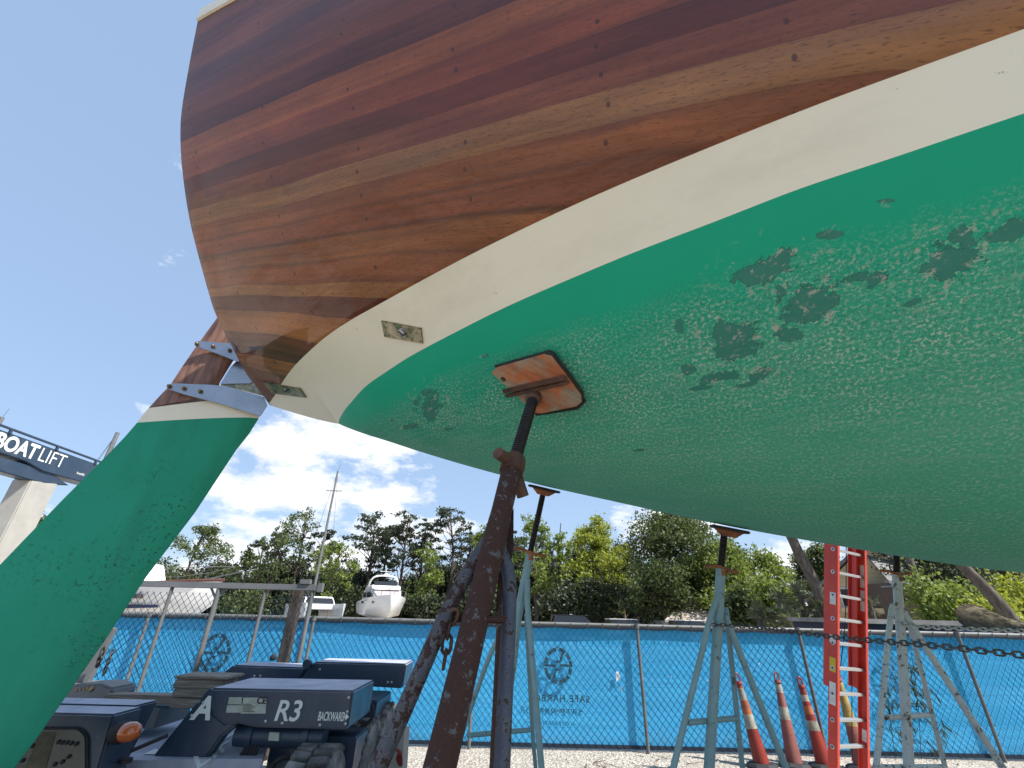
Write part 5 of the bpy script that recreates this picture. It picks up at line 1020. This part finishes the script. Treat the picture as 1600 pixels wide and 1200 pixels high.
# ------------------------------------------------------------------ vegetation
def cards(m_, pts, sizes, rnd_, asp=1.7):
    """leaf-sized faces, bent in the middle, at the given points"""
    n = len(pts); d = rnd_.normal(size=(n, 3)); d /= np.linalg.norm(d, axis=1)[:, None]; e = np.cross(d, rnd_.normal(size=(n, 3))); e /= np.linalg.norm(e, axis=1)[:, None]
    sz = np.asarray(sizes)[:, None]; P = np.stack([pts-d*sz*asp*.5, pts+e*sz*.5, pts+d*sz*asp*.5, pts-e*sz*.5], 1)
    o_ = len(m_.v); m_.v += [tuple(p) for p in P.reshape(-1, 3)]; m_.f += [(o_+4*i, o_+4*i+1, o_+4*i+2, o_+4*i+3) for i in range(n)]; m_.m += [0]*n
def card_obj(m_, name, mat, parent):
    me = bpy.data.meshes.new(name); me.from_pydata(m_.v, [], m_.f); me.materials.append(mat); o = bpy.data.objects.new(name, me); C.objects.link(o)
    if parent is not None: o.parent = parent; o.matrix_parent_inverse = Matrix.Translation(-Vector(ROOT[parent.name]))
    return o
def tree(label, px, topy, hw, Y, kind, seed, group='trees behind the boatyard fence', lean_x=0., crown_lo=None, name=None, cat='tree', dens=1.0, trunkr=None):
    rnd_ = np.random.default_rng(seed); q = at(px, topy, Y); zt3 = q[2]; x0 = q[0]; w_ = abs(at(px+hw, topy, Y)[0]-x0)
    K_ = dict(pine=(.5,'leaf_pine','bark_pine',22,.27,.42), sparse=(.42,'leaf_oak','bark_pine',20,.30,.40), light=(.30,'leaf_light','bark',26,.36,.6), bright=(.22,'leaf_bright','bark',34,.40,.75), oak=(.25,'leaf_oak','bark',44,.42,.7), lightoak=(.25,'leaf_light','bark',40,.4,.7), dark=(.12,'leaf_dark','bark_pine',34,.45,.8))[kind]
    lo = K_[0] if crown_lo is None else crown_lo
    T = thing(name or dict(pine='pine_tree', oak='oak_tree').get(kind, 'tree'), label, cat, (x0-lean_x, Y, 0), group)
    tr_ = trunkr or max(.10, zt3*.017); top_p = np.array([x0, Y, zt3*.93]); base = np.array([x0-lean_x, Y, 0])
    bend = rnd_.normal(size=3)*[.25,.25,0]*(zt3/10); ax = lambda t: base*(1-t)+top_p*t+bend*math.sin(math.pi*t)
    m_ = MB(); m_.tube([ax(t) for t in np.linspace(0, 1, 9)], [tr_*(1-.85*t)+.015 for t in np.linspace(0, 1, 9)], 7); lm = MB(); lv = MB()
    nc = int(1.5*K_[3]*(.8+.4*rnd_.random()))
    for i in range(nc):
        t = lo+(1-lo)*rnd_.random()**.85; hz_ = (t-lo)/(1-lo)
        env = (math.sin(math.pi*min(1, .18+.82*hz_))**.6 if kind != 'pine' else (.45+.55*math.sin(math.pi*min(1, .1+hz_*.85))))
        a = rnd_.random()*2*math.pi; rr = w_*env*math.sqrt(rnd_.random())*.95
        c3 = ax(t)+np.array([math.cos(a)*rr, math.sin(a)*rr, w_*.12*rnd_.normal()]); st_ = ax(max(.1, t-.10-.12*rnd_.random()))
        mid3 = (st_+c3)/2+np.array([0,0,-.05*rr]); m_.tube([st_, mid3, c3], [tr_*.32*(1-.6*t)+.012, tr_*.2*(1-.6*t)+.01, .012], 4, cap=False)
        for sub_ in range(2):
            cc = c3+rnd_.normal(size=3)*w_*[.13,.13,.08]; cs_ = w_*K_[4]*(.45+.6*rnd_.random())
            if kind == 'pine': sc3 = np.array([1,1,.42])
            else: sc3 = np.array([1,1,.72])
            n = max(24, int(80*dens*K_[5]*(cs_/.55)**1.3)); v3 = rnd_.normal(size=(n, 3))*.62
            szl = (.115 if kind == 'pine' else .135)*(Y/42)**.8
            cards(lv, cc+v3*cs_*sc3*.62, szl*(.65+.8*rnd_.random(n)), rnd_, 2.6 if kind == 'pine' else 1.6)
    m_.build('trunk', MAT[K_[2]], T, True); card_obj(lv, 'crown', MAT[K_[1]], T); return T
def shrub(label, px, topy, hw, Y, mat, seed, group='shrubs along the fence', name='shrub', n=900, leafs=.12):
    rnd_ = np.random.default_rng(seed); q = at(px, topy, Y); w_ = abs(at(px+hw, topy, Y)[0]-q[0]); h_ = max(.6, q[2]); T = thing(name, label, 'shrub', (q[0], Y, 0), group); lv = MB(); m_ = MB()
    for i in range(12):
        a = rnd_.random()*6.28; r_ = w_*.75*math.sqrt(rnd_.random()); hz_ = h_*(.45+.5*rnd_.random()*(1-.4*(r_/w_)**2)); c3 = np.array([q[0]+math.cos(a)*r_, Y+math.sin(a)*r_*.7, hz_]); m_.tube([(q[0]+.1*math.cos(a), Y+.1*math.sin(a), 0), tuple((c3+np.array([q[0],Y,0]))/2), tuple(c3)], [.03,.02,.008], 4, cap=False)
        k_ = n//12; v3 = rnd_.normal(size=(k_, 3))*.55; cards(lv, c3+v3*np.array([w_*.42, w_*.42, h_*.24]), leafs*(.6+.8*rnd_.random(k_)), rnd_)
    m_.build('stem', MAT['bark_pine'], T); card_obj(lv, 'foliage', MAT[mat], T); return T
def palmetto(label, px, topy, hw, Y, seed):
    rnd_ = np.random.default_rng(seed); q = at(px, topy, Y); w_ = abs(at(px+hw, topy, Y)[0]-q[0]); h_ = max(.8, q[2]*.8); T = thing('palmetto', label, 'palmetto', (q[0], Y, 0), 'palmettos beyond the fence'); lv = MB(); m_ = MB()
    for i in range(22):
        a = rnd_.random()*6.28; el = rad(15+70*rnd_.random()); d_ = np.array([math.cos(a)*math.cos(el), math.sin(a)*math.cos(el), math.sin(el)]); ln = w_*(.5+.5*rnd_.random()); st_ = np.array([q[0], Y, h_*(.25+.6*rnd_.random())]); c3 = st_+d_*ln*.6; m_.tube([st_, c3], [.03,.012], 4, cap=False)
        sd_ = np.cross(d_, [0,0,1.0]); sd_ /= np.linalg.norm(sd_)+1e-6; up_ = np.cross(sd_, d_)
        for k_ in range(13):
            an = rad(-80+160*k_/12); bl_ = d_*math.cos(an)+sd_*math.sin(an)+up_*.15*math.cos(an*2); L_ = w_*.55*(.75+.4*rnd_.random()); tip = c3+bl_*L_+np.array([0,0,-.22*L_*rnd_.random()]); wv = np.cross(bl_, up_); wv = wv/(np.linalg.norm(wv)+1e-6)*w_*.03
            o_ = len(lv.v); md = c3+bl_*L_*.5; lv.v += [tuple(c3), tuple(md+wv), tuple(tip), tuple(md-wv)]; lv.f.append((o_, o_+1, o_+2, o_+3)); lv.m.append(0)
    m_.tube([(q[0],Y,0), (q[0],Y,h_*.9)], [.16,.12], 8); m_.build('trunk', MAT['bark'], T); card_obj(lv, 'fronds', MAT['leaf_palm'], T)

TREES = [
 ('dark oak partly hidden behind the rudder at far left', 50, 800, 46, 34, 'oak', {}),
 ('sparse round-headed tree just right of the rudder', 325, 815, 52, 46, 'sparse', dict(crown_lo=.45, dens=1.1)),
 ('dark small crown between the sparse tree and the bare-limbed tree', 392, 850, 26, 48, 'sparse', {}),
 ('thin dark tree with forked limbs left of the mast', 442, 822, 34, 44, 'sparse', dict(dens=.8)),
 ('tall open-crowned tree crossing the thin mast', 483, 788, 44, 46, 'sparse', dict(dens=.8)),
 ('yellow-green low tree right of the thin mast', 535, 838, 34, 43, 'light', dict(dens=.7)),
 ('broad dark pine left of the motor yacht', 588, 795, 44, 48, 'pine', {}),
 ('dark pine directly above the motor yacht', 640, 795, 36, 47, 'pine', {}),
 ('tallest dark pine left of the rusty stand', 702, 783, 42, 46, 'pine', {}),
 ('slim green tree beneath the pines', 668, 850, 28, 44, 'light', dict(dens=.8)),
 ('light green tree beside the rusty post', 765, 812, 36, 44, 'light', dict(dens=.8)),
 ('thin bare-trunked tree right of the second stand', 838, 800, 34, 45, 'light', dict(dens=.7)),
 ('slender leafy tree left of the yellow-green tree', 876, 806, 24, 46, 'light', dict(dens=.8)),
 ('bright yellow-green tree standing tallest in the middle', 922, 806, 44, 42, 'bright', {}),
 ('dark twiggy tree right of the yellow-green tree', 968, 850, 28, 44, 'oak', dict(dens=.7)),
 ('large spreading live oak reaching left under the hull', 1050, 796, 80, 36, 'oak', dict(crown_lo=.35)),
 ('bright green tree filling in below the oak', 1115, 850, 60, 34, 'lightoak', {}),
 ('rounded grey-green tree left of the teal stand', 1030, 880, 48, 33, 'oak', {}),
 ('loose green tree right of the teal stand', 1190, 862, 44, 36, 'lightoak', {}),
 ('green tree behind the leaning trunk', 1275, 855, 44, 40, 'oak', {}),
 ('dark moss-hung oak above the brown house', 1450, 842, 62, 22, 'dark', dict(crown_lo=.55)),
 ('dark oak crown behind the ladder and white stand', 1378, 830, 40, 33, 'dark', dict(crown_lo=.5)),
 ('dark leafy tree over the right part of the brown house', 1545, 868, 40, 24, 'dark', dict(crown_lo=.5)),
 ('dark low-hanging oak directly above the brown house roof', 1490, 862, 44, 23, 'dark', dict(crown_lo=.6)),
 ('dark oak filling in left of the brown house gable', 1412, 850, 30, 31, 'dark', dict(crown_lo=.3)),
]
for i, (lb_, px, ty_, hw, Y, kd, kw) in enumerate(TREES): tree(lb_, px, ty_, hw, Y, kd, 100+i, **kw)
THIN = [('thin-trunked pine just left of the catamaran', 415, 838, 24, 50), ('thin-trunked pine behind the thin mast', 510, 822, 26, 51), ('thin-trunked pine between the two pines over the yacht', 614, 812, 28, 51), ('thin-trunked pine right of the motor yacht', 668, 806, 28, 50), ('thin-trunked pine behind the rusty stand top', 735, 815, 30, 50), ('thin-trunked pine between the rusty and teal stands', 800, 822, 30, 50), ('thin-trunked pine left of the yellow-green tree', 858, 830, 26, 51), ('thin-trunked pine right of the yellow-green tree', 985, 858, 28, 50)]
for i, (lb_, px, ty_, hw, Y) in enumerate(THIN): tree(lb_, px, ty_, hw, Y, 'pine', 800+i, group='pines behind the boatyard fence', crown_lo=.5, name='pine_tree')
# lower wood between the trunks: separate dark trees further back
rnd = random.Random(21)
back = ['low dark tree at the far left of the wood', 'low dark tree behind the trawler bow', 'low dark tree left of the thin mast', 'low dark tree behind the thin mast', 'low dark tree left of the motor yacht', 'low dark tree behind the motor yacht', 'low dark tree right of the motor yacht', 'low dark tree left of the rusty stand legs', 'low dark tree behind the rusty stand', 'low dark tree behind the second stand', 'low dark tree below the slender leafy tree', 'low dark tree below the bright yellow-green tree', 'low dark tree below the dark twiggy tree', 'low dark tree behind the rounded grey-green tree']
for i, lb_ in enumerate(back):
    px = 290+i*57; tree(lb_, px+rnd.uniform(-12, 12), 856+rnd.uniform(0, 30)+(34 if px < 760 else 0), 52, 54+rnd.uniform(-3, 5), 'dark', 300+i, group='low dark trees of the far wood', dens=1.3, crown_lo=.03)
for i, (lb_, px, ty_, hw, Y, mt) in enumerate([('dark bush at the foot of the wood right of the yacht', 670, 925, 40, 40, 'leaf_dark'), ('dark bush behind the rusty stand legs', 745, 920, 42, 40, 'leaf_dark'), ('dark bush beside the second stand', 870, 915, 42, 38, 'leaf_dark'),
  ('dark bush left of the dark car roof', 935, 910, 40, 38, 'leaf_dark'), ('dark bush above the white car roof', 1000, 915, 40, 36, 'leaf_dark'), ('dull green bush left of the palmettos', 1150, 925, 30, 27, 'leaf_oak'), ('green bush below the loose green tree', 1210, 905, 34, 29, 'leaf_light'),
  ('light green shrub directly right of the white stand', 1450, 905, 40, 16, 'leaf_light'), ('rounded yellow-green shrub in the middle of the right group', 1500, 925, 45, 15, 'leaf_light'), ('bright yellow shrub at the right picture edge', 1590, 905, 40, 16, 'leaf_bright'), ('yellow-green shrub low behind the thatch clump', 1545, 940, 36, 14, 'leaf_bright'),
  ('dark bush behind the catamaran', 470, 925, 34, 42, 'leaf_dark'), ('green bush behind the gate right of the trawler', 385, 922, 36, 40, 'leaf_oak'), ('dark bush behind the motor yacht stern', 545, 915, 34, 44, 'leaf_dark')]):
    shrub(lb_, px, ty_, hw, Y, mt, 500+i, n=2600 if Y < 20 else 2400, leafs=.075 if Y < 20 else .15)
for i, (lb_, px, ty_, hw) in enumerate([('palmetto furthest left, beside the teal stand rod', 1178, 925, 24), ('tall palmetto in the middle of the clump', 1210, 898, 30), ('broad palmetto below the leaning trunk', 1240, 890, 34), ('palmetto left of the ladder foot of the trunk', 1272, 925, 28), ('low palmetto just over the fence rail', 1225, 938, 26), ('palmetto behind the ladder rungs', 1345, 905, 24), ('low palmetto left of the white stand', 1330, 940, 22)]):
    palmetto(lb_, px, ty_, hw, 24-i*.6, 700+i)
# leaning trunks
def leaner(label, pts, Y, r0, r1, seed, crown=True):
    P = [at(x, y, Y) for x, y in pts]; d_ = (P[0]-P[1])/(P[0][2]-P[1][2]); base = P[0]-d_*P[0][2]; end = P[-1]+(P[-1]-P[-2])/np.linalg.norm(P[-1]-P[-2])*3.0
    T = thing('leaning_tree', label, 'tree', (base[0], base[1], 0), 'trees behind the boatyard fence'); m_ = MB(); pth = smooth_path([base]+P+[end], 4); n = len(pth); m_.tube(pth, [r0+(r1-r0)*i/(n-1) for i in range(n)], 12); m_.build('trunk', MAT['bark'], T, True)
    if crown:
        rnd_ = np.random.default_rng(seed); lv = MB()
        for i in range(14): cards(lv, end+rnd_.normal(size=3)*[1.0,1.0,.6]+np.array([0,0,1.6])+rnd_.normal(size=(90, 3))*.45, .16*(.6+.8*rnd_.random(90)), rnd_)
        card_obj(lv, 'crown', MAT['leaf_oak'], T)
leaner('bare grey trunk leaning left between the palmettos and the ladder', [(1292,955),(1270,905),(1250,868),(1236,838)], 22, .27, .2, 900); leaner('thick dark trunk leaning left above the thatch clump', [(1592,985),(1562,945),(1535,915),(1505,885)], 12, .17, .11, 901)
leaner('dark leaning trunk left of the brown house', [(1437,925),(1428,895),(1420,872)], 20, .16, .13, 902); leaner('grey upright trunk seen between the ladder rails', [(1334,950),(1333,900),(1332,858)], 24, .2, .17, 903)
# dry thatch clump hanging over the rail at right
rnd_ = np.random.default_rng(77); outl = [(1492,955),(1498,946),(1515,943),(1535,948),(1560,960),(1590,970),(1604,978),(1596,984),(1565,986),(1530,987),(1510,982),(1498,972)]; Yb = 6.35
T = thing('thatch_clump', 'brown oval clump of dry fronds above the fence rail at right', 'thatch', tuple(at(1540,965,Yb)*[1,1,0]+np.array([0,0,0])), None)
cc_ = np.mean([at(x, y, Yb) for x, y in outl], axis=0); m = MB(); ring = [at(x, y, Yb) for x, y in outl]; n = len(ring)
vs = [cc_+np.array([0,-.07,0])]+[cc_+(p-cc_)*.7+np.array([0,-.05,0]) for p in ring]+list(ring)+[cc_+(p-cc_)*.7+np.array([0,.05,0]) for p in ring]+[cc_+np.array([0,.07,0])]
fs = [(0, 1+i, 1+(i+1) % n) for i in range(n)]+[(1+i, 1+n+i, 1+n+(i+1) % n, 1+(i+1) % n) for i in range(n)]+[(1+n+i, 1+2*n+i, 1+2*n+(i+1) % n, 1+n+(i+1) % n) for i in range(n)]+[(1+3*n, 1+2*n+(i+1) % n, 1+2*n+i) for i in range(n)]
m.add(vs, fs); m.build('core', MAT['thatch'], T, True)
lv = MB(); pts = []
for i in range(420):
    k_ = rnd_.integers(n); t = rnd_.random(); p = ring[k_]*(1-t)+ring[(k_+1) % n]*t; f_ = rnd_.random()**.5; pts.append(cc_+(p-cc_)*f_+np.array([0, (-.075*(1-f_**2)-.006)*1, 0]))
for p in pts:
    d_ = np.array([.95, rnd_.normal()*.12, -.22+rnd_.normal()*.2]); s_2 = np.array([.1, -.3, .9]); o_ = len(lv.v); L_ = .03+.04*rnd_.random(); lv.v += [tuple(p-d_*L_), tuple(p+s_2*.003), tuple(p+d_*L_), tuple(p-s_2*.003)]; lv.f.append((o_, o_+1, o_+2, o_+3)); lv.m.append(0)
card_obj(lv, 'frond', MAT['thatch'], T)
m = MB(); m.tube([(cc_[0]+.25,Yb+.05,0), (cc_[0]+.25,Yb+.05,cc_[2])], .02, 6); m.build('stem', MAT['bark'], T)
# pebbles and twigs at the foot of the fence
rnd = random.Random(4); m = MB()
for i in range(420):
    x, y = rnd.uniform(-1.6, 5.2), rnd.uniform(4.9, 5.95); r_ = .006+.014*rnd.random()**2; a = rnd.random()*6.28; c_ = Vector((x, y, r_*.4)); vs = []
    for k_ in range(5): vs.append(c_+Vector((math.cos(a+k_*1.257)*r_*rnd.uniform(.7,1.2), math.sin(a+k_*1.257)*r_*rnd.uniform(.7,1.2), -r_*.4)))
    vs += [c_+Vector((rnd.uniform(-.3,.3)*r_, rnd.uniform(-.3,.3)*r_, r_*.6))]; m.add(vs, [(k_, (k_+1) % 5, 5) for k_ in range(5)])
tag(m.build('loose_stones', MAT['gravel']), 'loose pale stones scattered on the gravel by the fence', 'stones', None, 'stuff')
m = MB()
for i in range(26):
    x, y = rnd.gauss(1.35, .35), rnd.uniform(5.3, 5.8); a = rnd.random()*6.28; L_ = rnd.uniform(.04, .16); m.tube([(x, y, .008), (x+math.cos(a)*L_, y+math.sin(a)*L_*.5, .015+.02*rnd.random())], [.004,.002], 5)
tag(m.build('fallen_twigs', MAT['bark']), 'dry twigs littered on the gravel at the fence foot', 'twigs', None, 'stuff')
